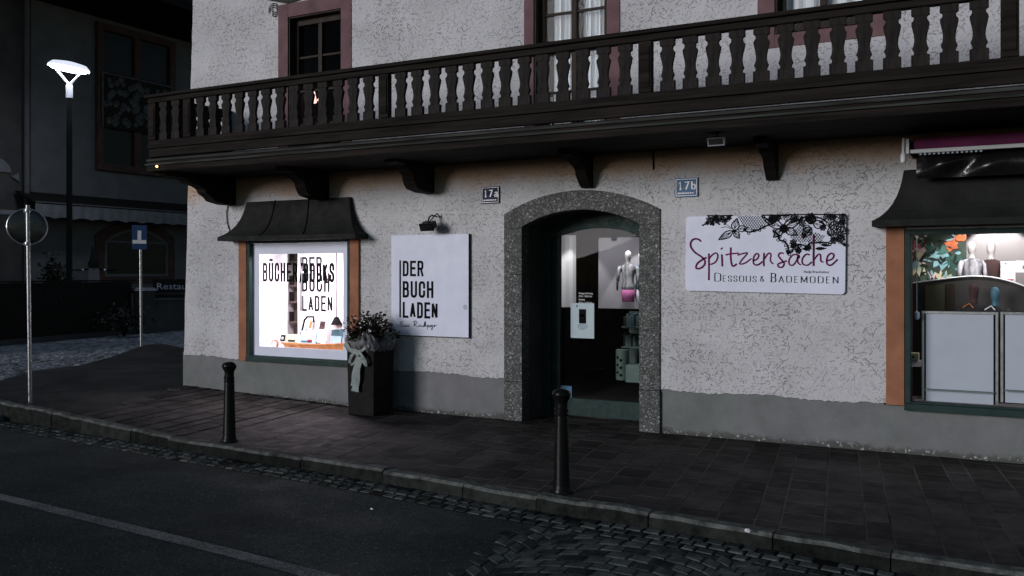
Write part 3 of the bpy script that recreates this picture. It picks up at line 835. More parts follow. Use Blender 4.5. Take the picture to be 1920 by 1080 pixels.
h_ = MB(); hx = gx1 - .02; h_.tube([(hx, DY - .01, .95), (hx, DY - .06, .95), (hx, DY - .06, 1.25), (hx, DY - .01, 1.25)], .012)
h_.build("handle", MT['steel'], droot, smooth=True)

# ---- shop windows
def canopy(x0, x1, tx0, tx1, seams):
    m = MB()
    prof = [(2.055, .0, -.235), (2.075, .030, -.21), (2.105, .062, -.18), (2.145, .095, -.15), (2.20, .128, -.12), (2.27, .157, -.095), (2.35, .180, -.075), (2.43, .195, -.06), (2.49, .203, -.05), (2.50, .205, -.03)]
    li, ri = tx0 - x0, x1 - tx1
    rows = []
    for (z, f_, y) in prof:
        q = f_ / .205
        rows.append([(x0 + li * q, 0.03, z), (x0 + li * q, y, z), (x1 - ri * q, y, z), (x1 - ri * q, 0.03, z)])
    for a, b in zip(rows, rows[1:]):
        m.add(a + b, [(k, k + 1, 5 + k, 4 + k) for k in range(3)])
    m.add(rows[-1], [(0, 1, 2, 3)])
    # fascia and underside
    f0 = [(x0 - .01, .03, 2.055), (x0 - .01, -.245, 2.055), (x1 + .01, -.245, 2.055), (x1 + .01, .03, 2.055)]
    f1 = [(p[0], p[1], 2.0) for p in f0]
    m.add(f1 + f0, [(k, k + 1, 5 + k, 4 + k) for k in range(3)]); m.add(f1, [(0, 1, 2, 3)]); m.add(f0, [(0, 3, 2, 1)])
    o = m
    for sx in seams:
        pts = []
        for (z, f_, y) in prof: pts.append((sx + (tx0 + tx1 - x0 - x1) / 2 * 0 + (sx - (x0 + x1) / 2) * -.22 * f_ / .205, y - .006, z + .004))
        o.tube(pts, .009, 6)
    return o
def shop_window(name, op, pil, frame_mat, cz):
    x0, x1, z0, z1 = op
    f = MB(); fw = .05
    f.box(x0, x0 + fw, -.02, .06, z0 + .03, z1); f.box(x1 - fw, x1, -.02, .06, z0 + .03, z1); f.box(x0 + fw, x1 - fw, -.02, .06, z1 - fw, z1)
    f.box(x0, x1, -.045, .06, z0 - .03, z0 + .03); f.box(x0 + fw, x1 - fw, -.02, .06, z0 + .0305, z0 + .045)
    root = f.build("shop_window", frame_mat, house, bevel=.004)
    for (a, b, c, d) in pil:
        p = MB(); p.box(a, b, -.03, .03, c, d); p.build("pilaster", MT['terra'], root, bevel=.003)
    g = MB(); g.quad((x0 + fw, .02, z0 + .03), (x1 - fw, .02, z0 + .03), (x1 - fw, .02, z1 - fw), (x0 + fw, .02, z1 - fw))
    g.build("pane", MT['glass'], root)
    return root
bwin = shop_window("shop_window", BW, [(-8.83, -8.70, .47, 2.0), (-7.03, -6.90, .47, 2.0)], MT['green'], 0)
canopy(-8.97, -6.79, -8.67, -7.02, (-8.28, -7.58)).build("canopy", MT['sheet'], bwin, smooth=True, angle=25)
rwin = shop_window("shop_window", RW, [(-1.05, -.90, .43, 2.0)], MT['green'], 0)
canopy(-1.13, 2.0, -.90, 1.8, (.1, .9)).build("canopy", MT['sheet'], rwin, smooth=True, angle=25)

# ================================================================== BALCONY
bal = MB()
BX0, BX1, BY = -9.05, 1.4, -1.25
# floor boards running along the house
yy = -1.16
while yy < -.02:
    bal.box(BX0 + .03, BX1, yy + .003, min(yy + .165, -.004), 2.815, 2.86 + rnd.uniform(0, .003)); yy += .165
bal.box(BX0, BX1, BY - .03, BY + .08, 2.79, 2.855)          # lower moulding
bal.box(BX0, BX1, BY - .02, BY + .07, 2.88, 2.944)
bal.box(BX0, BX1, BY + .0, BY + .05, 2.962, 3.06)
bal.box(BX0 - .004, BX1, BY - .025, BY + .055, 3.062, 3.10)
bal.box(BX0, BX1, BY - .005, BY + .05, 3.102, 3.155)
# the return at the left end
bal.box(BX0 - .03, BX0 + .08, BY + .085, -.003, 2.79, 2.855); bal.box(BX0 - .02, BX0 + .07, BY + .08, -.003, 2.88, 2.932)
bal.box(BX0 + .0, BX0 + .05, BY + .055, -.003, 2.962, 3.06); bal.box(BX0 - .025, BX0 + .055, BY + .06, -.003, 3.062, 3.10); bal.box(BX0 - .005, BX0 + .05, BY + .055, -.003, 3.102, 3.155)
balcony = bal.build("balcony", MT['wood'], house, bevel=.006)
# weathered sill board that catches the light
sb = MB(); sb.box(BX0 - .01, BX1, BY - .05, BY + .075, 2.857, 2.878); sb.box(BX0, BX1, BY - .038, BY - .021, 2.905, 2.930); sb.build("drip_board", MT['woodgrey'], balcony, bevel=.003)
rl = MB(); rl.box(BX0 - .03, BX1, BY - .05, BY + .09, 3.655, 3.692); rl.box(BX0, BX1, BY - .02, BY + .06, 3.597, 3.6545)
rl.box(BX0 - .03, BX0 + .09, BY + .092, -.003, 3.655, 3.692); rl.box(BX0, BX0 + .07, BY + .062, -.003, 3.597, 3.6545)
rl.build("handrail", MT['wood'], balcony, bevel=.008)
bp = [(.0638, 0), (.0638, .084), (.052, .086), (.046, .090), (.0443, .100), (.046, .110), (.052, .122), (.056, .130), (.0562, .136), (.051, .146), (.0455, .165), (.0423, .190), (.0430, .212), (.047, .240), (.0535, .270), (.0595, .298), (.0624, .318), (.0620, .328), (.054, .338), (.047, .350), (.0457, .362), (.048, .374), (.053, .380), (.0638, .386), (.0638, .442)]
mb = MB(); vs = []; fs = []
for (r_, z_) in bp:
    d_ = .015 + .28 * (r_ - .042)
    vs += [(-r_, -d_, z_), (r_, -d_, z_), (r_, d_, z_), (-r_, d_, z_)]
for i in range(len(bp) - 1):
    for k in range(4): fs.append((i * 4 + k, i * 4 + (k + 1) % 4, i * 4 + 4 + (k + 1) % 4, i * 4 + 4 + k))
fs += [(3, 2, 1, 0), tuple(len(vs) - 4 + k for k in range(4))]
mb.add(vs, fs)
b0 = mb.build("baluster", MT['woodv'], balcony, smooth=True, angle=30, local=True)
posts = [-8.99, -8.41 + .0, -5.63, -2.85, -.07]
bx = []
for a, b in zip([-8.41, -5.63, -2.85, -.07], [-5.63, -2.85, -.07, 1.5]):
    k = 1
    while a + k * .1986 < b - .12: bx.append(a + k * .1986); k += 1
bx += [-8.61, -8.81]
first = True
def put_bal(x_, y_):
    global first
    o = b0 if first else b0.copy()
    if not first: COL.objects.link(o); o.parent = balcony
    o.location = (x_ - HX + rnd.uniform(-.003, .003), y_ + rnd.uniform(-.003, .003), 3.155); o.rotation_euler = (0, rnd.uniform(-.008, .008), (R(90) if y_ > BY + .05 else 0) + rnd.uniform(-.03, .03)); first = False
for x_ in bx:
    if x_ < 1.3: put_bal(x_, BY + .022)
for k in range(1, 6): put_bal(BX0 + .03, BY + .04 + k * .2)
for px_ in posts:
    m = MB(); m.box(px_ - .06, px_ + .06, BY - .012, BY + .055, 3.157, 3.595); m.box(px_ - .045, px_ + .045, BY - .022, BY - .0125, 3.2, 3.55)
    m.build("post", MT['wood'], balcony, bevel=.006)
m = MB(); m.box(BX0 + .0, BX0 + .08, -.10, -.004, 3.157, 3.595); m.build("post", MT['wood'], balcony, bevel=.006)
# carved brackets under the floor
def bracket(xr, wd, P, pb, zb):
    h = 2.81 - zb
    prof = [(0, zb), (-pb * .5, zb + .0), (-pb, zb + .03 * h / .34), (-pb - .04, zb + .07 * h / .34), (-pb - (P - pb) * .18, zb + .12 * h / .34), (-pb - (P - pb) * .22, zb + .17), (-pb - (P - pb) * .32, zb + .20), (-pb - (P - pb) * .5, zb + .225), (-pb - (P - pb) * .62, zb + .27), (-P, zb + .285), (-P - .03, 2.808), (0, 2.808)]
    m = MB(); m.prism(prof, lambda p, d: (d, p[0] - .003, p[1]), xr - wd, xr)
    m.build("bracket", MT['wood'], balcony, bevel=.006)
for (px_, wd, P, pb, zb) in ((443, .16, 1.12, .36, 2.47), (618, .16, .75, .36, 2.48), (815, .16, .72, .33, 2.50), (1113, .12, .58, .10, 2.475), (1460, .11, .50, .06, 2.465)):
    bracket(wp(px_, 350)[0], wd, P, pb, zb)
# ================================================================== BOOK WINDOW CONTENTS
brd = MB(); x0, x1, z0, z1 = -8.65, -7.08, .545, 1.968; a0, a1, c0, c1 = -8.535, -7.185, .66, 1.835
for q in ((x0, a0, z0, z1), (a1, x1, z0, z1), (a0, a1, z0, c0), (a0, a1, c1, z1)): brd.box(q[0], q[1], .04, .05, q[2], q[3])
tag(brd.build("window_mount", MT['board']), "white mount bordering the book shop display behind the glass", "frame")
# display niche
ni = MB()
ni.quad((-8.68, .06, .56), (-7.04, .06, .56), (-7.04, .90, .60), (-8.68, .90, .60))
ni.quad((-8.68, .055, .5), (-8.68, .90, .5), (-8.68, .90, 2.05), (-8.68, .055, 2.05)); ni.quad((-7.04, .055, .5), (-7.04, .90, .5), (-7.04, .90, 2.05), (-7.04, .055, 2.05))
ni.quad((-8.68, .055, 2.02), (-7.04, .055, 2.02), (-7.04, .90, 2.02), (-8.68, .90, 2.02))
ni.build("display_niche", MT['panel'], bwin)
def panel(pxa, pya, pxb, pyb, Y, th, mat, name, label, cat, group=None):
    xa, zt = wp(pxa, pya, Y); xb, zb = wp(pxb, pyb, Y)
    m = MB(); m.box(xa, xb, Y, Y + th, zb, zt)
    return tag(m.build(name, mat, None, bevel=.002), label, cat, group)
panel(440, 430, 538, 690, .55, .02, MT['panel'], "display_backdrop", "plain white display panel on the left in the book shop window", "panel")
pnl = thing("hanging_banner", "white panel lettered DER BUCH LADEN hanging in the lit book shop window", "panel", (wp(595, 560, .5)[0], .5, 1.1))
xa, zt = wp(558, 440, .5); xb, zb = wp(700, 690, .5)
m = MB(); m.box(xa, xb, .5, .52, zb, zt); m.build("board", MT['panel'], pnl, bevel=.002)
def wall_ink(Y): return Ink(lambda x_, y_, l: (x_, Y - l, y_))
ik = wall_ink(.4985)
for wrd, py, pyb in (("DER", 482, 509), ("BUCH", 512, 547), ("LADEN", 554, 583)):
    xx, zz = wp(568, pyb, .5); z2 = wp(568, py, .5)[1]; caps(ik, wrd, xx, zz, z2 - zz, .36, .135, .21, fit=wp({'DER': 602, 'BUCH': 616.5, 'LADEN': 622}[wrd], pyb, .5)[0] - xx)
xx, zz = wp(564.5, 583, .5); z2 = wp(564.5, 482, .5)[1]; ik.stroke([(xx, zz), (xx, z2)], .022)
ik.build("lettering", MT['ink'], pnl)
lt = thing("window_lettering", "black letters BÜCHER / BOOKS on the book shop window glass", "lettering", (-7.9, .017, 1.6))
ik = wall_ink(.0175)
xx, zz = wp(494.5, 528, .0175); z2 = wp(494.5, 493, .0175)[1]; hh = (z2 - zz)
caps(ik, "BÜCHER", xx, zz, hh, .305, .125, .20, fit=wp(556, 500, .0175)[0] - xx)
ik.stroke([(wp(561.5, 500, .0175)[0], zz - .02), (wp(566, 500, .0175)[0], zz + hh * 1.0)], .018)
xx = wp(571.5, 500, .0175)[0]; caps(ik, "BOOKS", xx, zz - .005, hh, .345, .15, .20, fit=wp(625, 500, .0175)[0] - xx)
ik.build("letters", MT['ink'], lt)
# dark shelf seen between the panels
sh = thing("bookshelf", "dark bookshelf seen between the two white display panels", "bookshelf", (wp(548, 560, .8)[0], .8, .6))
xa, zt = wp(530, 440, .8); xb, zb = wp(572, 690, .8)
m = MB(); m.box(xa - .1, xb + .1, .84, .86, .5, 2.02)
for q in (1.74, 1.42, 1.20, .93): m.box(xa - .1, xb + .1, .74, .84, q - .012, q + .012)
m.build("carcass", MT['shelfwood'], sh)
for i, (q, c_) in enumerate(((1.21, 'greenish'), (1.43, 'wicker'), (.94, 'orange'), (1.75, 'redwood'))):
    for j in range(3):
        m = MB(); m.box(xa + .01 + j * .06, xa + .055 + j * .06, .75, .835, q + .003, q + .17 - .02 * j); m.build("book_spine", MT[c_ if j == 1 else 'dark'], sh)
# objects on the window floor
def slab(name, label, cat, pxa, pya, pxb, pyb, Y, th, mat, lean=.06, extra=None, group=None):
    xa, zt = wp(pxa, pya, Y); xb, zb = wp(pxb, pyb, Y)
    m = MB(); m.hexa([(xa, Y, zb), (xb, Y, zb), (xb, Y + th, zb), (xa, Y + th, zb), (xa, Y + lean, zt), (xb, Y + lean, zt), (xb, Y + lean + th, zt), (xa, Y + lean + th, zt)])
    r_ = thing(name, label, cat, ((xa + xb) / 2, Y, zb), group)
    m.build("cover", mat, r_, bevel=.002)
    if extra:
        H = zt - zb
        for (fx0, fx1, fz0, fz1, mt) in extra:
            q = MB(); e = .002
            A, B_ = xa + (xb - xa) * fx0, xa + (xb - xa) * fx1
            q.quad((A, Y + lean * fz0 - e, zb + H * fz0), (B_, Y + lean * fz0 - e, zb + H * fz0), (B_, Y + lean * fz1 - e, zb + H * fz1), (A, Y + lean * fz1 - e, zb + H * fz1))
            q.build("printed_picture", MT[mt], r_)
    return r_
slab("book", "pale green book propped left in the golden display basket", "book", 534, 627, 561, 643, .26, .02, MT['palegreen'], .03, [(.2, .7, .1, .35, 'dark')])
slab("book", "pale blue book propped in the middle of the basket", "book", 561, 620, 590, 644, .25, .02, MT['paleblue'], .04, [(.1, .8, .06, .2, 'teal'), (.5, .8, .08, .3, 'red')])
slab("book", "thick white book standing right of the pale blue book", "book", 587, 618, 610, 645, .27, .05, MT['panel'], .05, [(.05, .6, .02, .08, 'ink')])
slab("book", "teal and lilac book at the right end of the basket", "book", 619, 618, 639, 645, .25, .03, MT['teal'], .03, [(.0, 1, .0, .55, 'paleblue')])
bk = slab("book", "white book with crimson MON lettering above the teal book", "book", 622, 600, 640, 620, .34, .02, MT['panel'], .03)
xx, zz = wp(624, 615, .338); z2 = wp(624, 610, .338)[1]
ik = wall_ink(.338); caps(ik, "MON", xx, zz + .01, z2 - zz + .012, .75, .16, .3); ik.build("title_lettering", MT['red'], bk)
slab("book", "white book with a dark red picture propped up behind the basket", "book", 590, 600, 614, 622, .40, .02, MT['panel'], .04, [(.3, .75, .1, .9, 'wine'), (.4, .6, .5, .8, 'pinkcloth')])
slab("book", "cream book leaning in the black easel frame", "book", 568, 600, 582, 622, .42, .02, MT['panel'], .05, [(.65, 1, .3, .9, 'wicker'), (.3, .6, .1, .2, 'ink')])
slab("picture_card", "small black picture card left of the pale green book", "card", 525, 628, 533, 640, .24, .01, MT['ink'], .02, [(.25, .7, .3, .7, 'panel')])
slab("picture_card", "small white card with a pink drawing pinned to the left panel", "card", 500, 530, 510, 550, .535, .006, MT['panel'], .0, [(.1, .9, .1, .5, 'wine'), (.3, .9, .5, .9, 'pinkcloth')])
ea = thing("easel_frame", "black easel frame with bent legs behind the books", "easel", (wp(573, 640, .46)[0], .46, .62))
m = MB()
pa = [wp(*q, .47) for q in ((560, 640), (567, 618), (571, 600), (576, 594), (588, 594), (588, 604))]
m.tube([(p[0], .47, p[1]) for p in pa], .013, 6)
m.tube([(*[wp(556, 644, .40)[0]], .40, wp(556, 644, .40)[1]), (pa[1][0], .47, pa[1][1] - .03)], .008, 6); m.build("frame", MT['ink'], ea, smooth=True)
bs = thing("display_basket", "golden wicker basket full of books in the shop window", "basket", (wp(582, 655, .28)[0], .28, .6))
m = MB(); rows = []
for (py, gr) in ((662, 0), (650, .02), (643, .05)):
    xa, za = wp(527, py, .2); xb, _ = wp(640, py, .2)
    row = []
    for i in range(17):
        t = i / 16; row.append((xa - gr + (xb + .05 - xa + gr) * t, .2 - .03 * math.sin(t * math.pi) - gr * .5 + .09 * (abs(t - .5) * 2) ** 6, za + .03 * (t ** 4) * (gr > .01)))
    rows.append(row)
for a, b in zip(rows, rows[1:]):
    m.add(a + b, [(i, i + 1, 17 + i + 1, 17 + i) for i in range(16)])
m.build("basket_side", MT['wicker'], bs, smooth=True, angle=180)
rt = MB(); rt.tube(rows[-1], .012, 6); rt.build("rim", MT['wicker'], bs, smooth=True)
ck = thing("alarm_clock", "small round alarm clock at the left of the basket", "clock", (wp(514, 658, .2)[0], .2, .62))
cx, cz = wp(514, 645, .2)
m = MB(); m.prism([(.055 * math.cos(a), .055 * math.sin(a)) for a in [i * math.pi / 10 for i in range(20)]], lambda p, d: (cx + p[0], .2 + d, cz + p[1]), 0, .03); m.build("rim", MT['wicker'], ck, bevel=.004)
m = MB(); m.prism([(.046 * math.cos(a), .046 * math.sin(a)) for a in [i * math.pi / 10 for i in range(20)]], lambda p, d: (cx + p[0], .197 + d, cz + p[1]), 0, .002); m.build("dial", MT['panel'], ck)
m = MB(); m.box(cx - .03, cx + .03, .2, .23, .58, cz - .05); m.build("foot", MT['wicker'], ck)
px0, pz0 = wp(631, 480, .3); pz1 = wp(631, 594, .3)[1]
pd = thing("pendant_lamp", "black pendant lamp shade hanging on a long black cord", "lamp", (px0, .3, pz1))
m = MB(); m.tube([(px0, .3, 2.01), (px0, .3, pz1)], .006, 6); m.build("cord", MT['ink'], pd)
m = MB(); m.lathe([(.02, .0), (.03, -.01), (.075, -.10), (.07, -.10), (.02, -.01)], (px0, .3, pz1), 18); m.build("shade", MT['ink'], pd, smooth=True)
sl_ = thing("paper_bowl", "white paper bowl fixed on the left display panel", "bowl", (wp(505, 570, .5)[0], .5, 1.2))
cx, cz = wp(506, 571, .52); m = MB(); m.lathe([(.02, -.02), (.07, .0), (.085, .015), (.08, .015), (.02, -.012)], (cx, .50, cz), 16, 1, .5); m.build("bowl", MT['panel'], sl_, smooth=True)
def area(name, loc, size, energy, col=(1, .97, .98), rot=(0, 0, 0), sy=None):
    l = bpy.data.lights.new(name, 'AREA'); l.energy = energy; l.color = col; l.size = size
    if sy: l.shape = 'RECTANGLE'; l.size_y = sy
    o = bpy.data.objects.new(name, l); COL.objects.link(o); o.location = loc; o.rotation_euler = rot
    return o
area("pavement_pool_fill", (-7.86, .075, 1.86), 1.1, 46, (1, .84, .94), (R(-14), 0, 0), .03)  # added hidden strip, throws the light pool onto the pavement
area("display_ceiling_light", (-7.86, .28, 2.0), 1.4, 7, (1, .95, .99), (R(-10), 0, 0), .25)

# ================================================================== DOOR: notices and the things seen through or reflected in the glass
def on_glass(name, label, cat, pxa, pya, pxb, pyb, mat, Y=DY + .015, extra=None):
    return slab(name, label, cat, pxa, pya, pxb, pyb, Y, .0015, mat, 0, extra)
nt_ = on_glass("notice", "pale printed notice taped to the inside of the dark shop door", "notice", 1070, 568, 1114, 635, MT['paper'], extra=[(.36, .66, .42, .83, 'ink'), (.40, .60, .62, .68, 'paper'), (.24, .30, .88, .95, 'teal')])
xx, zz = wp(1092, 597, DY + .014)
for k, wl in enumerate((.10, .13, .12, .09, .05)):
    m = MB(); q = zz - .07 - k * .014; m.quad((xx - wl / 2, DY + .0125, q), (xx + wl / 2, DY + .0125, q), (xx + wl / 2, DY + .0125, q + .005), (xx - wl / 2, DY + .0125, q + .005))
    m.build("text_line", MT['teal'], nt_)
hr = thing("opening_hours", "white opening hours lettering on the dark shop door glass", "lettering", (wp(1100, 560, DY)[0], DY, 1.3))
for k, (t_, py) in enumerate((("Montag bis Freitag", 551.5), ("09.30 - 18.00 Uhr", 557), ("Samstag", 563), ("09.30 - 12.30 Uhr", 569))):
    xx, zz = wp(1085, py, DY + .012)
    text_mesh("text_line", t_, .029, lambda a, b, l: (xx + a, DY + .012, zz + b), MT['white'], hr, .78)
bs_ = on_glass("sticker", "blue square sticker low on the shop door behind the bollard", "sticker", 1042, 722, 1072, 750, MT['blue2'], extra=[(.12, .85, .15, .7, 'paper'), (.15, .8, .3, .6, 'signblue')])
# lit shop opposite reflected in the pane, built as solid banners and mannequins
bn = thing("reflected_banner", "lilac grey banner built behind the shop door for the reflection at the right", "banner", (wp(1165, 580, 1.6)[0], 1.6, 1.1))
xa, zt = wp(1122, 446, 1.6); xb, zb = wp(1222, 580, 1.6)
m = MB(); m.box(xa, xb, 1.6, 1.62, zb, zt); m.build("sheet", MT['greypanel'], bn, bevel=.002)
m = MB(); cxx = wp(1152, 450, 1.6)[0]; m.box(cxx - .03, cxx + .03, 1.58, 1.63, zt - .04, zt + .02); m.build("clip", MT['ink'], bn)
bn2 = thing("reflected_banner", "narrow pale banner built behind the shop door for the reflection at the left", "banner", (wp(1067, 577, 1.6)[0], 1.6, 1.1))
m = MB(); pa = [(1044, 0), (1052, .02), (1060, .03), (1068, .02), (1074, .05), (1080, .10)]
pv = None
for (px_, dy) in pa:
    xx, zt2 = wp(px_, 441, 1.6 + dy); zb2 = wp(px_, 576, 1.6 + dy)[1]
    cur = [(xx, 1.6 + dy, zb2), (xx, 1.6 + dy, zt2)]
    if pv: m.quad(pv[0], cur[0], cur[1], pv[1])
    pv = cur
m.build("sheet", MT['panel'], bn2, smooth=True, angle=180)
def mannequin(x_, y_, z0, H, label, top, limb, lower=None, arms=True, turn=0, head='skin', bust=False):
    """dress-form figure: H is the height of head to hip"""
    r_ = thing("mannequin", label, "mannequin", (x_, y_, z0))
    s_ = H / .95
    def q(px, py, pz): return (x_ + (px * math.cos(turn) - py * math.sin(turn)) * s_, y_ + (px * math.sin(turn) + py * math.cos(turn)) * s_, z0 + pz * s_)
    m = MB(); m.loft([(x_, y_, z0 + z * s_, rx * s_, ry * s_) for (z, rx, ry) in ((.60, .07, .06), (.64, .055, .055), (.70, .052, .052), (.73, .06, .065), (.78, .072, .085), (.84, .078, .095), (.90, .07, .085), (.94, .04, .05), (.952, .01, .01))])
    m.build("head", MT[head], r_, smooth=True, angle=180)
    m = MB(); m.loft([(x_, y_, z0 + z * s_, rx * s_, ry * s_) for (z, rx, ry) in ((.0, .165, .115), (.08, .17, .12), (.2, .135, .095), (.34, .155, .11), (.46, .185, .115), (.54, .195, .10), (.585, .15, .085), (.615, .075, .07))])
    if arms:
        for sd in (-1, 1):
            m.tube([q(sd * .17, 0, .56), q(sd * .215, -.01, .50), q(sd * .24, -.01, .36), q(sd * .255, -.02, .22)], [.05 * s_, .055 * s_, .045 * s_, .04 * s_], 8)
    m.build("garment", MT[top], r_, smooth=True, angle=180)
    if arms:
        m = MB()
        for sd in (-1, 1): m.tube([q(sd * .255, -.02, .23), q(sd * .262, -.05, .08), q(sd * .262, -.06, -.02)], [.036 * s_, .028 * s_, .02 * s_], 8)
        m.build("arms", MT[limb], r_, smooth=True, angle=180)
    if lower:
        m = MB(); m.loft([(x_, y_, z0 + z * s_, rx * s_, ry * s_) for (z, rx, ry) in ((-.30, .15, .11), (-.15, .17, .13), (-.005, .168, .118))]); m.build("skirt", MT[lower], r_, smooth=True, angle=180)
    return r_
xm, zm = wp(1178, 543, 1.35); zt_ = wp(1178, 470, 1.35)[1]
mannequin(xm, 1.35, zm, zt_ - zm, "reflected mannequin in a black and white top and pink skirt by the lilac banner", 'mixcloth', 'darkcloth', 'pinkcloth', True, .3)
xm, zm = wp(1203, 543, 1.42); zt_ = wp(1203, 472, 1.42)[1]
mannequin(xm, 1.42, zm, zt_ - zm, "reflected mannequin in a teal top half hidden by the stone jamb", 'teal', 'skin', 'whitecloth', True, .2)
def spot(name, loc, tgt, energy, ang, blend=.15, col=(1, .97, 1.0)):
    l = bpy.data.lights.new(name, 'SPOT'); l.energy = energy; l.spot_size = R(ang); l.spot_blend = blend; l.color = col; l.shadow_soft_size = .02
    o = bpy.data.objects.new(name, l); COL.objects.link(o); o.location = loc
    o.rotation_euler = (Vector(tgt) - Vector(loc)).to_track_quat('-Z', 'Y').to_euler(); return o
xs_, zs_ = wp(1185, 430, 1.3)
spot("banner_spot", (xs_, 1.22, zs_ + .12), (xs_ + .03, 1.5, 1.0), 26, 62)
xs2, _ = wp(1062, 430, 1.3)
spot("banner_spot", (xs2, 1.2, zs_ + .1), (xs2, 1.6, 1.2), 22, 70, .4)
area("banner_wash", ((xs_ + xs2) / 2, .95, 2.15), .5, 4.0, (.95, .92, 1), (R(35), 0, 0), .1)
# shelf, drum and box low in the doorway
sf = thing("wall_shelf", "dim green shelf of books low behind the shop door", "shelf", (wp(1190, 650, 1.2)[0], 1.2, .8))
xa, _ = wp(1168, 600, 1.25); xb, _ = wp(1235, 600, 1.25)
m = MB()
for py in (613, 650):
    z_ = wp(1185, py, 1.25)[1]; m.box(xa, xb, 1.2, 1.45, z_ - .012, z_ + .004)
m.box(xa, xb, 1.45, 1.47, wp(1185, 700, 1.25)[1], wp(1185, 585, 1.25)[1]); m.build("boards", MT['greenish'], sf)
for py in (613, 650):
    z_ = wp(1185, py, 1.25)[1]; xx = xa + .01
    while xx < xb - .03:
        tw = rnd.uniform(.02, .04); m = MB(); m.box(xx, xx + tw - .003, 1.24, 1.42, z_ + .005, z_ + rnd.uniform(.12, .17)); m.build("book_spine", MT[rnd.choice(['dark', 'teal', 'leafprint', 'greenish'])], sf); xx += tw
cx, zb = wp(1167, 712, 1.15); zt = wp(1167, 655, 1.15)[1]
dr = thing("storage_drum", "pale drum with rows of dark holes behind the door glass", "drum", (cx, 1.15, zb))
m = MB(); m.lathe([(.07, 0), (.075, .01), (.075, zt - zb - .01), (.07, zt - zb)], (cx, 1.15, zb), 20); m.build("shell", MT['greenish'], dr, smooth=True)
for i in range(6):
    a = -1.7 - .55 * (i % 2) + .25; z_ = zb + .06 + .085 * (i // 2) + (.03 if i % 2 else 0)
    m = MB(); m.lathe([(.016, 0), (.016, .006)], (0, 0, 0), 12)
    mat4 = Matrix.Translation((cx + .073 * math.cos(a), 1.15 + .073 * math.sin(a), z_)) @ Vector((math.cos(a), math.sin(a), 0)).to_track_quat('Z', 'Y').to_matrix().to_4x4()
    m.v = [tuple(mat4 @ Vector(p)) for p in m.v]; m.build("hole", MT['ink'], dr)
slab("storage_box", "pale green box on the floor behind the shop door", "box", 1173, 684, 1215, 719, 1.05, .2, MT['greenish'], 0, [(.85, .95, .6, .8, 'teal')])

# ================================================================== RIGHT SHOP WINDOW CONTENTS AND REFLECTIONS
ni = MB()
ni.quad((-.88, .06, .40), (2.6, .06, .40), (2.6, 2.4, .40), (-.88, 2.4, .40))
ni.quad((-2.5, 2.35, .0), (2.9, 2.35, .0), (2.9, 2.35, 2.6), (-2.5, 2.35, 2.6))
ni.build("display_niche", MT['greywall'], rwin)
ni = MB(); ni.quad((-.905, .055, .3), (-.905, .75, .3), (-.905, .75, 2.1), (-.905, .055, 2.1)); ni.build("side_lining", MT['redwood'], rwin)
def framed(pxa, pya, pxb, pyb, Y, label):
    xa, zt = wp(pxa, pya, Y); xb, zb = wp(pxb, pyb, Y)
    r_ = thing("frosted_screen", label, "screen", ((xa + xb) / 2, Y, zb), "frosted screens in the lingerie shop window")
    m = MB(); f = .022
    m.box(xa, xa + f, Y, Y + .03, zb, zt); m.box(xb - f, xb, Y, Y + .03, zb, zt); m.box(xa + f, xb - f, Y, Y + .03, zt - f, zt)
    m.build("frame", MT['alu'], r_, bevel=.002)
    m = MB(); m.box(xa + f, xa + f + .012, Y + .01, Y + .02, zb, zt - f); m.box(xb - f - .016, xb - f, Y + .01, Y + .02, zb, zt - f); m.build("seal", MT['ink'], r_)
    m = MB(); m.box(xa + f + .0125, xb - f - .0165, Y + .012, Y + .02, zb, zt - f - .0005); m.build("frosted_sheet", MT['frost'], r_)
    m = MB(); m.box(xa + .03, xb - .03, Y - .05, Y - .002, zb + .105, zb + .113); m.build("glass_shelf", MT['greenish'], r_)
framed(1728, 583, 1872, 760, .20, "frosted white screen in a steel frame, left in the lingerie window")
framed(1876, 585, 2040, 764, .20, "frosted white screen cut off by the right edge of the photo")
# floral backdrop reflected from the shop opposite, built solid behind the pane
fp = thing("floral_backdrop", "printed backdrop of pink and orange tropical flowers, built for the reflection in the shop window", "backdrop", (wp(1760, 535, 1.3)[0], 1.3, 1.1))
xa, zt = wp(1690, 436, 1.3); xb, zb = wp(1812, 560, 1.3)
m = MB(); m.box(xa, xb, 1.3, 1.32, zb, zt); m.build("sheet", MT['posterbg'], fp)
inks = {}
def petal(mt, px_, py, L, W, ang, curve=.0):
    if mt not in inks: inks[mt] = Ink(lambda x_, y_, l, b=.0015 * (len(inks) + 1): (x_, 1.298 - b - l, y_))
    ik = inks[mt]; x_, z_ = wp(px_, py, 1.3); s_ = .0045
    pts = []
    for i in range(9):
        t = i / 8; pts.append((t * L, W * math.sin(math.pi * t ** .8) + curve * t * t * L))
    for i in range(7, 0, -1):
        t = i / 8; pts.append((t * L, -W * math.sin(math.pi * t ** .8) + curve * t * t * L))
    c_, n_ = math.cos(ang), math.sin(ang)
    ik.fill([(x_ + (p[0] * c_ - p[1] * n_) * s_, z_ + (p[0] * n_ + p[1] * c_) * s_) for p in pts])
for a in range(7): petal('pinkprint', 1723, 462, 17, 5, a * .9 + .2, .2)
for a in (-.9, -1.4, -.3): petal('roseprint', 1727, 466, 22, 6, a, .2)
for a in (-1.2, -1.6, -2.0): petal('creamprint', 1722, 490, 34, 6, a, .1)
for a in (-1.9, -1.5): petal('aquaprint', 1718, 488, 24, 5, a)
for a in (.2, .9, -.6, 2.4, 3.3, 4.2): petal('orangeprint', 1783, 460, 16, 6, a, .2)
for a in (.8, 1.6, 2.2): petal('orangeprint', 1802, 452, 18, 6, a, .2)
for a in range(11): petal('leafprint', 1800, 478, 42, 2.0, -2.9 + a * .17)
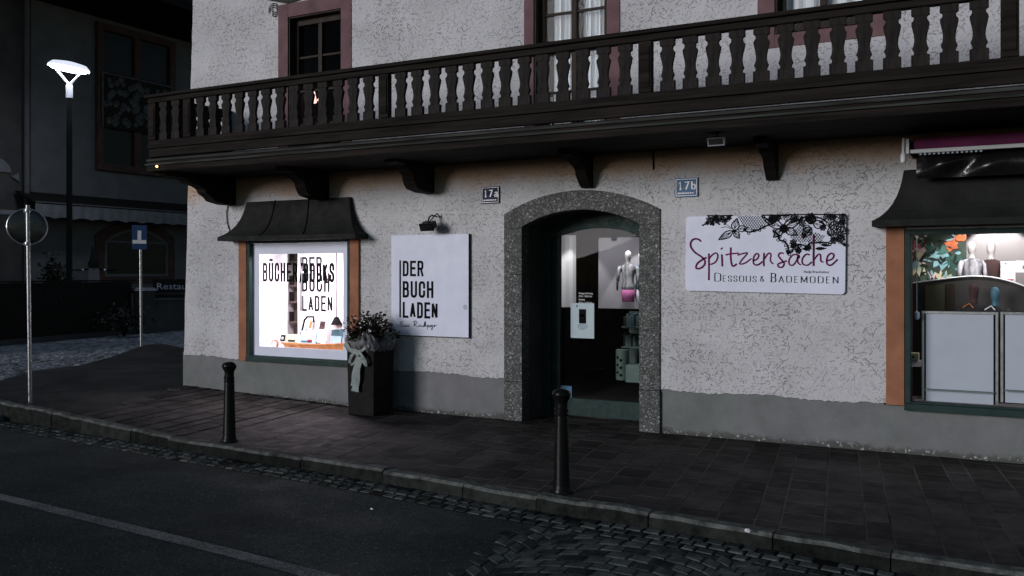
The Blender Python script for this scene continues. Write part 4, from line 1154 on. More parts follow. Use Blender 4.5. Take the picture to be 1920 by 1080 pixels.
for a in (-2.6, -2.2, -1.8): petal('aquaprint', 1775, 470, 46, 11, a)
for a in (1.0, 1.5, 2.0, .5): petal('creamprint', 1766, 528, 26, 5, a, .2)
for a in (1.1, 1.7): petal('roseprint', 1745, 530, 26, 3.5, a, .1)
for a in (2.7, 3.4, .4): petal('leafprint', 1755, 470, 26, 7, a)
rf = random.Random(5)
for q in range(46):
    petal(rf.choice(['leafprint', 'leafprint', 'aquaprint', 'darkprint', 'darkprint']), rf.uniform(1712, 1806), rf.uniform(445, 532), rf.uniform(10, 24), rf.uniform(1.6, 4), rf.uniform(0, 6.28), rf.uniform(-.3, .3))
for q in range(22):
    petal(rf.choice(['roseprint', 'pinkprint', 'creamprint']), rf.gauss(1727, 9), rf.gauss(478, 18), rf.uniform(8, 15), rf.uniform(2, 4), rf.uniform(0, 6.28), .2)
for k_, ik in inks.items(): ik.build("printed_flowers", MT[k_], fp)
# mannequins of the same reflection, built solid before the grey wall
for (px_, pyb, pyt, Y, lab, top, limb, tr) in ((1822, 545, 452, 1.05, "reflected mannequin in a pale and dark jacket beside the floral backdrop", 'mixcloth', 'skin', .5), (1858, 548, 453, 1.25, "reflected mannequin in a dark brown dress right of the pale jacket", 'wine', 'skin', -.3)):
    xm, zm = wp(px_, pyb, Y); zt_ = wp(px_, pyt, Y)[1]
    mannequin(xm, Y, zm, zt_ - zm, lab, top, limb, 'wine', True, tr)
# price cards
slab("price_card", "large white card hanging right of the mannequins", "card", 1876, 490, 1904, 528, .95, .004, MT['panel'], 0, [(.3, .4, .85, .92, 'signblue'), (.4, .9, .06, .12, 'red')])
slab("price_card", "small white card at the right edge of the photo", "card", 1904.5, 489, 1930, 511, .955, .004, MT['panel'], 0, [(.5, .8, .3, .6, 'greenish')])
# parked car's roof reflected in the pane, built as a solid dark front
ct = thing("car_roof_reflection", "dark solid front with an arched pale edge for the car roof reflected below the mannequins", "reflection", (wp(1815, 600, .8)[0], .8, .4))
arcp = [(1690, 534), (1720, 530), (1760, 525), (1800, 520), (1830, 518.5), (1860, 520.5), (1890, 527), (1920, 537), (1960, 555)]
top_ = [wp(a, b, .8) for a, b in smooth_path(arcp, 4)]
m = MB(); m.prism([(top_[0][0], .42)] + top_ + [(top_[-1][0], .42)], lambda p, d: (p[0], d, p[1]), .8, .86); m.build("front", MT['dark'], ct)
m = MB(); m.tube([(p[0], .795, p[1] + .004) for p in top_], .007, 6); m.build("edge_trim", MT['white'], ct, smooth=True)
pb_ = MB(); xa, zt = wp(1735, 533, .79); xb, zb = wp(1772, 640, .79); pb_.box(xa, xb, .785, .795, zb, zt - .01); pb_.build("olive_board", MT['olive'], ct)
pb_ = MB(); xa, zt = wp(1773, 530, .79); xb, zb = wp(1790, 640, .79); pb_.box(xa, xb, .78, .795, zb, zt - .01); pb_.build("wooden_post", MT['oak'], ct)
for (px_, pyb, pyt, lab, sc_) in ((1826, 640, 531, "dark bust in a black jacket, standing in for a headrest in the reflected car", 'wine'), (1866, 640, 538, "dark bust in a grey collared jacket, standing in for a headrest in the reflected car", 'teal')):  # headrests in the reflected car, built as dark busts
    xm, zm = wp(px_, pyb, .55); zt_ = wp(px_, pyt, .55)[1]
    bq = mannequin(xm, .55, zm, zt_ - zm, lab, 'darkcloth', 'darkcloth', None, True, 0, sc_)
    m = MB(); s_ = (zt_ - zm) / .95
    m.tube([(xm - .16 * s_, .55 - .05, zm + .55 * s_), (xm - .06 * s_, .55 - .10 * s_, zm + .62 * s_), (xm, .55 - .12 * s_, zm + .55 * s_)], .006, 5); m.build("collar", MT['wicker' if sc_ == 'wine' else 'panel'], bq)
cdx, cdz = wp(1719, 442, .12); cdz2 = wp(1719, 590, .12)[1]
cdr = thing("blind_cord", "thin white blind cord with a grey weight inside the lingerie window", "cord", (cdx, .12, cdz2))
m = MB(); m.tube([(cdx, .12, cdz), (cdx, .12, cdz2)], .0035, 5); m.build("cord", MT['white'], cdr)
m = MB(); m.lathe([(.008, .03), (.022, .02), (.026, -.02), (.012, -.045)], (cdx, .12, cdz2), 10); m.build("weight", MT['frost'], cdr, smooth=True)
slab("cardboard_box", "small yellow box low at the left side of the lingerie window", "box", 1704, 662, 1722, 676, .25, .1, MT['creamprint'], 0, [(.35, .6, .3, .6, 'dark')])
slab("folded_cloth", "beige folded cloth beneath the small yellow box", "cloth", 1703, 677, 1726, 688, .22, .15, MT['skin'], .04)
area("shop_ceiling_light", (.6, .70, 2.3), 1.9, 14, (1, .97, 1.0), (R(10), 0, 0), .3)
spot("wall_spot", (wp(1868, 440, 2.1)[0], 2.0, 2.42), (wp(1868, 440, 2.1)[0], 2.3, 1.2), 130, 70, .2)
spot("wall_spot", (wp(1835, 440, 1.2)[0], .5, 2.40), (wp(1835, 500, 1.2)[0], 1.2, 1.5), 60, 60, .4)
area("screen_light", (.2, .09, 2.0), 2.0, 1.7, (.85, .92, 1.0), (R(8), 0, 0), .04)

# ================================================================== SIGNS ON THE WALL
SX0, SX1, SZ0, SZ1 = -6.42, -5.37, .878, 2.03
sg = thing("shop_sign", "large white sign lettered DER BUCH LADEN on the plaster wall", "sign", ((SX0 + SX1) / 2, -.03, SZ0))
m = MB(); m.box(SX0, SX1, -.035, -.012, SZ0, SZ1); m.build("board", MT['board'], sg, bevel=.002)
m = MB()
for a in (SX0 + .1, SX1 - .15):
    m.box(a, a + .05, -.0115, .0, SZ0 + .1, SZ1 - .1)
m.build("batten", MT['steel'], sg)
m = MB(); m.box(SX0 - .003, SX1 + .006, -.0345, -.010, SZ0 - .007, SZ0 - .0005); m.box(SX1 + .0005, SX1 + .007, -.0345, -.010, SZ0, SZ1); m.build("edge_strip", MT['darkplate'], sg)
ik = wall_ink(-.0365)
for wrd, px_, py, pyb in (("DER", 757, 489, 518), ("BUCH", 757, 527, 558), ("LADEN", 757, 566, 596)):
    xx, zz = wp(px_, pyb, -.036); z2 = wp(px_, py, -.036)[1]; caps(ik, wrd, xx, zz, z2 - zz, .40, .15, .22, fit=wp({'DER': 792, 'BUCH': 810.5, 'LADEN': 818.5}[wrd], pyb, -.036)[0] - xx)
xx, zz = wp(750.3, 595, -.036); z2 = wp(750.3, 488, -.036)[1]; ik.stroke([(xx, zz), (xx, z2)], .021)
ik.build("lettering", MT['ink'], sg)
ik = wall_ink(-.0365)   # thin handwritten signature "Susi Riedlsperger" (traced in the zoomed photo, 4.5 px per photo px)
def sgn(pts, w_=.0062):
    q = [wp(730 + a / 4.5, 400 + b / 4.5, -.036) for a, b in pts]; ik.stroke(smooth_path(q, 4), w_)
sgn([(115, 915), (98, 918), (95, 932), (112, 940), (112, 955), (92, 955)])
sgn([(118, 940), (120, 955), (130, 952), (134, 940), (136, 956), (150, 942), (143, 950), (152, 956), (160, 940), (163, 955), (172, 950)])
sgn([(200, 918), (222, 908), (232, 920), (220, 934), (206, 936)], .0066); sgn([(214, 912), (210, 955)]); sgn([(212, 936), (226, 948), (244, 957), (252, 945)])
sgn([(252, 945), (258, 942), (260, 956), (270, 950), (278, 944), (272, 950), (284, 958), (292, 944), (292, 956), (298, 915), (298, 956), (306, 910), (306, 958)])
sgn([(312, 945), (318, 956), (324, 942), (322, 980)]); sgn([(322, 944), (334, 946), (330, 958), (338, 954), (346, 944), (344, 958), (356, 945), (352, 957), (364, 944), (364, 980), (352, 978), (372, 952), (382, 945), (378, 957), (390, 948), (400, 942)])
ik.build("signature", MT['ink'], sg)
m = MB(); xx, zz = wp(872, 576, -.037); m.prism([(.028 * math.cos(a), .03 * math.sin(a)) for a in [i * math.pi / 6 for i in range(12)]], lambda p, d: (xx + p[0], -.0365 - d, zz + p[1]), 0, .0005); m.build("smudge", MT['frost'], sg)

# lace shop sign: rounded board, slightly askew
LX0, LX1, LZ0, LZ1 = -2.886, -1.391, 1.412, 2.138
LW, LH = LX1 - LX0, LZ1 - LZ0
lg = thing("shop_sign", "rounded white sign lettered Spitzensache with black lace print", "sign", ((LX0 + LX1) / 2, -.03, LZ0))
def lf(u_, v_, l=0.0, base=-.036): # u_, v_ in 0..1 -> world; the board hangs 0.7 degrees askew
    return (LX0 + u_ * LW + .008 * (v_ - .5), base - l, LZ0 + v_ * LH + .011 - .022 * u_)
m = MB(); pts = []; rr = .035
for (cx, cy, a0) in ((LW - rr, LH - rr, 0), (rr, LH - rr, 90), (rr, rr, 180), (LW - rr, rr, 270)):
    for i in range(7):
        a = R(a0 + i * 15); pts.append(((cx + rr * math.cos(a)) / LW, (cy + rr * math.sin(a)) / LH))
m.prism(pts, lambda p, d: lf(p[0], p[1], 0, d), -.0345, -.016); m.build("board", MT['board'], lg, bevel=.0015)
m = MB(); m.prism([(.02 + p[0] * .96, .03 + p[1] * .94) for p in pts], lambda p, d: lf(p[0], p[1], 0, d), -.0155, .0); m.build("backing", MT['darkplate'], lg)
def cv(x_, y_):   # zoomed-photo pixel -> u, v
    u_ = (x_ - 147) / 1585; t_, b_ = 135 - 15 * u_, 877 + 35 * u_
    return u_, (b_ - y_) / (b_ - t_)
AS = LW / LH
def mk(base): return Ink(lambda x_, y_, l: lf(x_ / LW, y_ / LH, l, base))
ik = mk(-.0395)
def zs(pts, w_, closed=False, sm=5):
    q = [cv(a, b) for a, b in pts]; q = [(a * LW, b * LH) for a, b in q]
    ik.stroke(smooth_path(q, sm) if sm else q, w_ * LW / 1585, closed=closed)
W_ = 17
zs([(312, 385), (280, 362), (235, 362), (205, 390), (205, 440), (250, 495), (320, 540), (355, 580), (345, 625), (300, 655), (262, 650), (275, 605), (330, 565), (372, 545)], 18)   # S
zs([(395, 505), (398, 640), (398, 772)], 17); zs([(397, 560), (430, 520), (470, 500), (490, 530), (470, 585), (425, 612), (400, 608)], 14)   # p
zs([(530, 515), (534, 580), (536, 635)], 17); zs([(518, 464), (540, 448)], 13)    # i
zs([(622, 445), (622, 540), (632, 610), (650, 632), (685, 610)], 17); zs([(568, 520), (630, 508), (705, 502)], 14)   # t
zs([(690, 522), (790, 500), (735, 570), (715, 610), (770, 600), (832, 555)], 13)     # z
zs([(845, 580), (890, 560), (905, 520), (880, 508), (855, 545), (855, 605), (895, 620), (945, 585)], 15)   # e
zs([(958, 500), (955, 570), (958, 632)], 16); zs([(958, 565), (1000, 505), (1025, 515), (1020, 575), (1048, 610)], 13)  # n
zs([(1150, 505), (1115, 502), (1100, 530), (1130, 570), (1155, 605), (1140, 640), (1105, 640), (1095, 615), (1130, 595), (1180, 580)], 15)   # s
zs([(1285, 520), (1240, 520), (1205, 565), (1205, 612), (1240, 622), (1275, 575), (1290, 525), (1285, 590), (1315, 620)], 14)    # a
zs([(1400, 520), (1365, 515), (1330, 560), (1335, 610), (1380, 622), (1420, 590)], 14)    # c
zs([(1437, 320), (1436, 480), (1437, 630)], 18); zs([(1440, 570), (1475, 520), (1500, 520), (1505, 580), (1530, 590)], 13)   # h
zs([(1558, 580), (1610, 560), (1625, 520), (1598, 505), (1565, 540), (1562, 605), (1600, 622), (1660, 565)], 15)   # e
ik.build("script_lettering", MT['magenta'], lg)
ik = mk(-.0375)
def serif_word(word, xa, xb, base_y, hbig, hsmall):
    x_, y_ = cv(xa, base_y); x_ *= LW; y_ *= LH
    first = True; tot = cv(xb, base_y)[0] * LW - x_
    hs = [(hbig if i == 0 else hsmall) * LH / 752 for i in range(len(word))]
    wd = [h * (.72 if c not in 'ESB' else .50) * (1.25 if c == 'M' else 1) for c, h in zip(word, hs)]
    gap = (tot - sum(wd)) / max(1, len(word) - 1)
    for c, h, w_ in zip(word, hs, wd):
        for st in GL[c]: 
            P = [(x_ + p[0] * w_, y_ + p[1] * h) for p in st]
            if c in 'OSUD&' : P = smooth_path(P, 3)
            ik.stroke(P, h * .135, h * .05)
        sx = {'D': [(0, 0), (0, 1)], 'E': [(0, 0), (0, 1)], 'B': [(0, 0), (0, 1)], 'N': [(0, 0), (0, 1), (1, 1)], 'M': [(0, 0), (1, 0), (0, 1), (1, 1)], 'A': [(0, 0), (1, 0)], 'U': [(0, 1), (1, 1)]}.get(c, [])
        for (a, b_) in sx: ik.stroke([(x_ + a * w_ - .11 * h, y_ + b_ * h), (x_ + a * w_ + .11 * h, y_ + b_ * h)], h * .045)
        x_ += w_ + gap
serif_word("DESSOUS", 462, 880, 782, 78, 56)
serif_word("&", 922, 978, 784, 52, 52)
serif_word("BADEMODEN", 1032, 1665, 789, 84, 58)
ik.build("serif_lettering", MT['ink'], lg)
xx, yy = cv(1345, 698)
text_mesh("name_lettering", "Nadja Brandstätter", .031, lambda a, b, l: lf(xx + a / LW, yy + b / LH, 0, -.0375), MT['ink'], lg, .95)
# lace print
ik = mk(-.0378)
def zp(pts): return [(a * LW, b * LH) for a, b in (cv(*q) for q in pts)]
def lens_(cx, cy, L, W, ang, w_=6, veins=3, filled=False):
    P = []
    for i in range(13):
        t = i / 12; P.append((t * L, W * math.sin(math.pi * t ** .75)))
    for i in range(11, 0, -1):
        t = i / 12; P.append((t * L, -W * math.sin(math.pi * t ** .75)))
    c_, s_ = math.cos(ang), math.sin(ang)
    tr = lambda p: (cx + p[0] * c_ - p[1] * s_, cy + p[0] * s_ + p[1] * c_)
    if filled: ik.fill(zp([tr(p) for p in P]))
    else: ik.stroke(zp([tr(p) for p in P]), w_ * LW / 1585, closed=True)
    if not filled:
        for k in range(veins):
            v_ = (k - (veins - 1) / 2) * .5 * W
            ik.stroke(zp([tr((L * .12, 0)), tr((L * .5, v_)), tr((L * .85, v_ * .5))]), w_ * .45 * LW / 1585)
def rosette(cx, cy, r_, n_=6):
    for k in range(n_):
        lens_(cx, cy, r_, r_ * .32, 2 * math.pi * k / n_ + .3, 6, 1)
    ik.fill(zp([(cx + r_ * .22 * math.cos(a), cy + r_ * .22 * math.sin(a)) for a in [i * .63 for i in range(10)]]))
def spiral(cx, cy, r_):
    for k in range(3):
        P = [(cx + r_ * (1 - .28 * k) * (1 + .12 * math.sin(5 * a + k)) * math.cos(a + k), cy + r_ * (1 - .28 * k) * (1 + .12 * math.sin(5 * a + k)) * math.sin(a + k)) for a in [i * .42 for i in range(15)]]
        ik.stroke(zp(P), 9 * LW / 1585, closed=True)
    for k in range(7): lens_(cx, cy, r_ * 1.2, r_ * .3, k * .9, 7, 1)
# small lace rosettes at the left end
for (a, b, c_) in ((395, 165, 34), (440, 160, 30), (480, 180, 32), (425, 200, 26), (375, 200, 22), (520, 160, 34), (560, 175, 34), (470, 140, 26), (600, 150, 28)): rosette(a, b, c_, 6)
for q in ((330, 222), (350, 212), (410, 215), (440, 218), (500, 212), (555, 212)): ik.fill(zp([(q[0] + 11 * math.cos(a), q[1] + 9 * math.sin(a)) for a in [i * .8 for i in range(8)]]))
ik.stroke(zp([(372, 128), (500, 130), (640, 126)]), 14 * LW / 1585)
# butterfly left
ik.fill(zp([(630, 275), (690, 262), (660, 300), (625, 290)]))
lens_(655, 275, 120, 38, -1.45 + .1, 11); lens_(640, 285, 165, 32, 2.62, 11); lens_(660, 290, 80, 28, .95, 10); lens_(690, 265, 100, 30, -.15, 10)
ik.stroke(zp(smooth_path([(625, 262), (570, 240), (520, 248)], 5)), 5 * LW / 1585); ik.stroke(zp(smooth_path([(628, 256), (580, 220), (548, 216)], 5)), 5 * LW / 1585)
# scalloped borders and big flowers
def border(pts, w_=12, loops=22):
    q = smooth_path(pts, 6); ik.stroke(zp(q), w_ * LW / 1585)
    for i in range(0, len(q), 3): lens_(q[i][0], q[i][1], loops, loops * .45, i * 1.3, 5, 0)
border([(750, 270), (800, 292), (870, 280), (930, 255), (990, 225), (1040, 210)], 15, 28)
border([(930, 140), (1000, 165), (1060, 150), (1130, 130), (1200, 130)], 15, 30)
border([(1040, 280), (1095, 320), (1110, 370), (1160, 390), (1190, 440), (1200, 500), (1235, 480)], 17, 32)
border([(1230, 440), (1300, 415), (1380, 440), (1400, 405), (1480, 400), (1560, 400), (1600, 410)], 15, 28)
border([(1560, 300), (1620, 360), (1690, 400), (1728, 430)], 12, 26)
border([(1200, 200), (1280, 180), (1340, 150), (1420, 140), (1500, 160), (1560, 200)], 16, 30)
lens_(1135, 245, 190, 40, -2.75, 11); lens_(1150, 235, 175, 44, -.35, 12); lens_(1130, 270, 110, 34, 2.4, 11); lens_(1165, 260, 130, 36, .5, 12)
lens_(1400, 215, 110, 44, -1.4, 11); lens_(1410, 250, 130, 40, 2.3, 10); lens_(1430, 210, 120, 40, .2, 10); lens_(1345, 230, 90, 34, .9, 10)
spiral(1650, 270, 82); spiral(1150, 260, 38); spiral(1400, 160, 45); spiral(1040, 165, 40)
for (a, b, c_) in ((1560, 140, 40), (1605, 150, 34), (1700, 150, 40), (1700, 200, 34), (1690, 360, 40), (1620, 380, 36), (1250, 150, 44), (1320, 200, 40), (1090, 150, 34), (1260, 440, 42), (1290, 480, 32), (1380, 450, 36), (1520, 250, 34), (1240, 400, 36)): rosette(a, b, c_, 7)
for (a, b, L, W, an) in ((1330, 465, 90, 16, -.2), (1450, 460, 110, 16, -.05), (1500, 420, 100, 14, .1), (1360, 300, 70, 14, 1.9), (1180, 470, 60, 14, 1.3), (1300, 520, 50, 14, 1.9), (1480, 180, 70, 14, .6), (1350, 170, 80, 15, -.5), (1600, 140, 60, 14, .1), (840, 285, 90, 8, -.2)): lens_(a, b, L, W, an, filled=True)
ik.stroke(zp([(930, 126), (1300, 122), (1735, 124)]), 12 * LW / 1585)
# netting
ik2 = ik; NETW = 3.6 * LW / 1585
def net(poly):
    x0_, x1_ = min(p[0] for p in poly), max(p[0] for p in poly); y0_, y1_ = min(p[1] for p in poly), max(p[1] for p in poly)
    st = 26
    for sg_ in (1, -1):
        c_ = x0_ - (y1_ - y0_)
        while c_ < x1_ + (y1_ - y0_):
            run = None; k = 0
            seg = []
            yq = y0_
            while yq <= y1_:
                xq = c_ + sg_ * (yq - y0_) * .75 if sg_ > 0 else c_ + (y1_ - yq) * .75
                if inside((xq, yq), poly): seg.append((xq, yq))
                else:
                    if len(seg) > 1: ik2.stroke(zp([seg[0], seg[-1]]), NETW)
                    seg = []
                yq += 6
            if len(seg) > 1: ik2.stroke(zp([seg[0], seg[-1]]), NETW)
            c_ += st
net([(680, 128), (930, 126), (985, 190), (960, 235), (880, 275), (790, 280), (740, 240), (715, 180)])
net([(1140, 130), (1330, 126), (1320, 190), (1200, 200), (1120, 170)])
net([(1240, 270), (1330, 210), (1400, 300), (1470, 300), (1540, 330), (1500, 390), (1300, 405), (1210, 350)])
net([(1560, 130), (1730, 126), (1728, 440), (1660, 400), (1560, 200)])
net([(1270, 420), (1340, 420), (1330, 480), (1290, 490)])
ik.build("lace_print", MT['ink'], lg)

# house number plates
def plate(pxa, pya, pxb, pyb, num, label, mat):
    xa, zt = wp(pxa, pya); xb, zb = wp(pxb, pyb)
    r_ = thing("number_plate", label, "house number", ((xa + xb) / 2, 0, zb), "house number plates beside the door")
    W, H = xb - xa, zt - zb
    m = MB(); m.box(xa, xb, -.018, -.004, zb, zt); m.build("plate", mat, r_, bevel=.003)
    ik = wall_ink(-.0195); e = .012
    ik.stroke([(xa + e, zb + e), (xb - e, zb + e), (xb - e, zt - e), (xa + e, zt - e)], .006, closed=True)
    caps(ik, num, xa + W * .17, zb + H * .36, H * .46, .50, .17, .20, .09, .12)
    ik.build("digits", MT['white'], r_)
    ik = wall_ink(-.0195); xq = xa + W * .13
    for wl in (.02, .012, .024, .016, .02, .014, .018):
        if xq + wl < xb - W * .1: ik.stroke([(xq, zb + H * .2), (xq + wl, zb + H * .2)], .012)
        xq += wl + .006
    ik.build("small_print", MT['white'], r_)
    m = MB()
    for sx in (xa + .008, xb - .008): m.lathe([(.004, 0), (.004, .003)], (0, 0, 0), 8)
    return r_
plate(904, 351, 937.5, 381, "17a", "dark blue number plate 17a above left of the door arch", MT['blue'])
plate(1266.5, 335, 1309.5, 368.5, "17b", "bright blue number plate 17b above right of the door arch", MT['blue2'])

# floodlights
def floodlight(px_, py, Y, s_, label, grp, mat, tilt):
    x_, z_ = wp(px_, py, Y)
    r_ = thing("floodlight", label, "floodlight", (x_, Y, z_), grp)
    m = MB(); c_, n_ = math.cos(tilt), math.sin(tilt)
    def tr(a, b, c): return (x_ + a, Y + b * c_ - c * n_, z_ + b * n_ + c * c_)
    def bx_(a0, a1, b0, b1, c0, c1): m.hexa([tr(*q) for q in ((a0, b0, c0), (a1, b0, c0), (a1, b1, c0), (a0, b1, c0), (a0, b0, c1), (a1, b0, c1), (a1, b1, c1), (a0, b1, c1))])
    bx_(-.085 * s_, .085 * s_, -.05 * s_, .03 * s_, -.045 * s_, .03 * s_); bx_(-.095 * s_, .095 * s_, -.065 * s_, -.0505 * s_, -.055 * s_, .04 * s_)
    for k in range(5): bx_((-.07 + k * .033) * s_, (-.062 + k * .033) * s_, .0305 * s_, .06 * s_, -.04 * s_, .028 * s_)
    m.build("housing", mat, r_, bevel=.003)
    m = MB(); q = [tr(-.08 * s_, -.0665 * s_, -.04 * s_), tr(.08 * s_, -.0665 * s_, -.04 * s_), tr(.08 * s_, -.0665 * s_, .025 * s_), tr(-.08 * s_, -.0665 * s_, .025 * s_)]; m.quad(*q); m.build("front_glass", MT['mirror'], r_)
    m = MB(); m.tube([tr(0, 0, .03 * s_), (x_, Y + .01, z_ + .09 * s_), (x_ + .01, Y + .05, z_ + .11 * s_), (x_ + .02, min(Y + .14, -.003), z_ + .10 * s_)], .009, 6)
    m.build("bracket", mat, r_, smooth=True)
    return r_
fl = floodlight(804, 421, -.16, .95, "small black floodlight above the book shop sign", "floodlights", MT['black'], .5)
m = MB(); xx, zz = wp(808, 410, -.1); m.tube([(xx, -.12, zz - .03), (xx + .03, -.08, zz + .03), (xx + .05, -.05, zz + .06), (xx + .07, -.02, zz + .02)], .007, 6); m.build("cable", MT['black'], fl, smooth=True)
floodlight(1345, 262, -.85, .8, "grey floodlight fixed under the balcony above plate 17b", "floodlights", MT['frost'], .35)

# awning cassette over the right window
ax0, az1 = wp(1712, 264, -.32); _, az0 = wp(1712, 287, -.32)
aw = thing("awning", "rolled purple awning with a white front rail over the right window", "awning", (ax0, -.3, az0))
m = MB(); zc_ = (az0 + az1) / 2 + .02
m.tube([(ax0, -.24, zc_), (2.2, -.24, zc_)], .06, 16); m.build("fabric_roll", MT['purple'], aw, smooth=True)
m = MB(); m.box(ax0 - .02, 2.2, -.345, -.315, az0 - .005, az0 + .028); m.build("front_rail", MT['white'], aw, bevel=.005)
m = MB(); m.box(ax0 - .02, 2.2, -.16, -.02, zc_ + .02, zc_ + .07); m.build("wall_rail", MT['darkplate'], aw, bevel=.004)
m = MB(); m.box(ax0 - .055, ax0 - .025, -.36, -.02, az0 - .01, az1 + .02); m.build("end_plate", MT['steel'], aw, bevel=.004)
m = MB(); m.tube([(ax0 - .07, -.36, az1 + .02), (ax0 - .072, -.37, az0 - .01)], .012, 8); m.lathe([(.018, 0), (.024, -.02), (.022, -.07), (.012, -.08)], (ax0 - .072, -.37, az0 - .005), 10); m.build("crank_eye", MT['white'], aw, smooth=True)
m = MB()
for i in range(14): m.box(ax0 + .05 + i * .035, ax0 + .068 + i * .035, -.335, -.325, az0 - .022, az0 - .008)
m.build("valance_hem", MT['frost'], aw)
# sagging black film below the awning
fx0_ = wp(1719, 300, -.2)[0]
m = MB(); cols = 60; rows = 9; g_ = []
for j in range(rows + 1):
    for i in range(cols + 1):
        t = i / cols; s_ = j / rows
        x_ = fx0_ + (2.1 - fx0_) * t
        y_ = -.22 + .07 * math.sin(t * 46 + s_ * 3) * math.sin(s_ * math.pi) * (.5 + .5 * math.sin(t * 17)) - .05 * math.sin(s_ * math.pi)
        g_.append((x_, y_, az0 - .01 - s_ * .20 + .012 * math.sin(t * 30) * (1 - s_)))
m.add(g_, [(j * (cols + 1) + i, j * (cols + 1) + i + 1, (j + 1) * (cols + 1) + i + 1, (j + 1) * (cols + 1) + i) for j in range(rows) for i in range(cols)])
tag(m.build("plastic_cover", MT['film'], None, smooth=True, angle=180), "glossy black plastic cover bunched below the purple awning", "cover")
# cable by the left bracket
m = MB(); q = [wp(427, 386, -.01), wp(425.5, 400, -.01), wp(427, 420, -.01), wp(434, 440, -.01)]
m.tube([(p[0], -.012, p[1]) for p in smooth_path(q, 4)], .006, 6); tag(m.build("cable", MT['darkplate'], None, smooth=True), "thin dark cable hanging from the leftmost balcony bracket", "cable")
m = MB(); q = [wp(1224.5, 284, -.01), wp(1225, 318, -.01)]; m.tube([(p[0], -.008, p[1]) for p in q], .008, 6); tag(m.build("conduit", MT['wood'], None, smooth=True), "short brown conduit running down from the balcony floor", "conduit")
# amber lamp at the balcony's left end, rose glow added for the lamp reflected in the balcony door
lx, lz = wp(294, 312, BY - .06)
al = thing("marker_lamp", "tiny glowing amber lamp at the left end of the balcony", "lamp", (lx, BY - .06, lz))
m = MB(); m.lathe([(.003, -.014), (.010, -.009), (.014, 0), (.010, .009), (.003, .014)], (lx, BY - .06, lz), 12); m.build("bulb", MT['amber'], al, smooth=True)
m = MB(); m.box(lx - .012, lx + .012, BY - .04, BY - .03, lz - .02, lz + .05); m.box(lx - .012, lx + .25, BY - .035, BY - .031, lz + .03, lz + .05); m.build("holder", MT['darkplate'], al)
lx, lz = wp(583, 181, .5)
rl_ = thing("reflected_lamp_glow", "small rose glow added for the lamp reflection seen through the balusters in the left balcony door", "lamp", (lx, .5, lz - .3))
m = MB(); m.lathe([(.07, -.08), (.075, -.06), (.05, .07), (.045, .075)], (lx, .5, lz), 16); m.build("shade", MT['roseglow'], rl_, smooth=True)
m = MB(); m.lathe([(.06, -.36), (.06, -.34), (.015, -.32), (.012, -.09)], (lx, .5, lz), 12); m.build("stand", MT['dark'], rl_, smooth=True)
m = MB(); m.lathe([(.07, -.05), (.02, .05), (.015, .06)], (lx + .19, .5, lz - .02), 12); m.lathe([(.012, -.36), (.012, -.05)], (lx + .19, .5, lz), 8); m.build("second_glow", MT['roseglow'], rl_, smooth=True)

# ================================================================== STREET FURNITURE
def bollard_at(px_, py, label):
    x_, y_ = gp(px_, py); r_ = thing("bollard", label, "bollard", (x_, y_, 0), "black cast iron bollards on the pavement edge"); return r_
bo = bollard_at(430, 828, "black bollard in the light of the book shop window")
H = .74
prof = [(.088, -.02), (.088, .02), (.078, .035), (.072, .06), (.058, .545), (.056, .56), (.062, .565), (.062, .577), (.056, .583), (.056, .592), (.063, .597), (.063, .61), (.055, .618), (.054, .65), (.058, .67), (.074, .69), (.083, .71), (.083, .725), (.070, .742), (.045, .752), (.012, .756)]
prof = [(r_ * .82, z_) for r_, z_ in prof]
m = MB(); m.lathe(prof, (bo.location.x, bo.location.y, 0), 28); m.build("shaft", MT['black'], bo, smooth=True, angle=35)
m = MB(); m.lathe([(.088, -.03), (.088, .004), (.074, .012)], (bo.location.x, bo.location.y, 0), 24); m.build("foot_ring", MT['gap'], bo, smooth=True)
b2 = copy_tree(bo); x_, y_ = gp(1053, 924); b2.location = (x_, y_, 0); b2["label"] = "black bollard on the pavement edge in front of the arched door"

# planter with shrub, tulle and ribbon
PX, PY = -6.49, -.335
pt = thing("planter", "tall black square planter beside the book shop window", "planter", (PX, PY, 0))
m = MB(); a, b = .178, .19
m.hexa([(PX - a, PY - a, 0), (PX + a, PY - a, 0), (PX + a, PY + a, 0), (PX - a, PY + a, 0), (PX - b, PY - b, .78), (PX + b, PY - b, .78), (PX + b, PY + b, .78), (PX - b, PY + b, .78)])
m.build("pot", MT['darkplate'], pt, bevel=.008)
m = MB(); m.box(PX - .17, PX + .17, PY - .17, PY + .17, .76, .80); m.build("soil", MT['gap'], pt)
sb_ = thing("potted_shrub", "dark leafy shrub with white berries growing in the tall planter", "shrub", (PX, PY, .78))
m = MB()
for k in range(46):
    a = rnd.uniform(0, 6.28); el = rnd.uniform(.25, 1.45); L = rnd.uniform(.24, .36)
    p0 = Vector((PX + .05 * math.cos(a), PY + .05 * math.sin(a), .80)); p1 = p0 + Vector((math.cos(a) * math.cos(el), math.sin(a) * math.cos(el), math.sin(el))) * L * Vector((1, 1, 1)).length / 1.732
    m.tube([p0, (p0 + p1) / 2 + Vector((0, 0, .02)), p1], [.005, .004, .002], 4, False)
m.build("stems", MT['wood'], sb_)
m = MB()
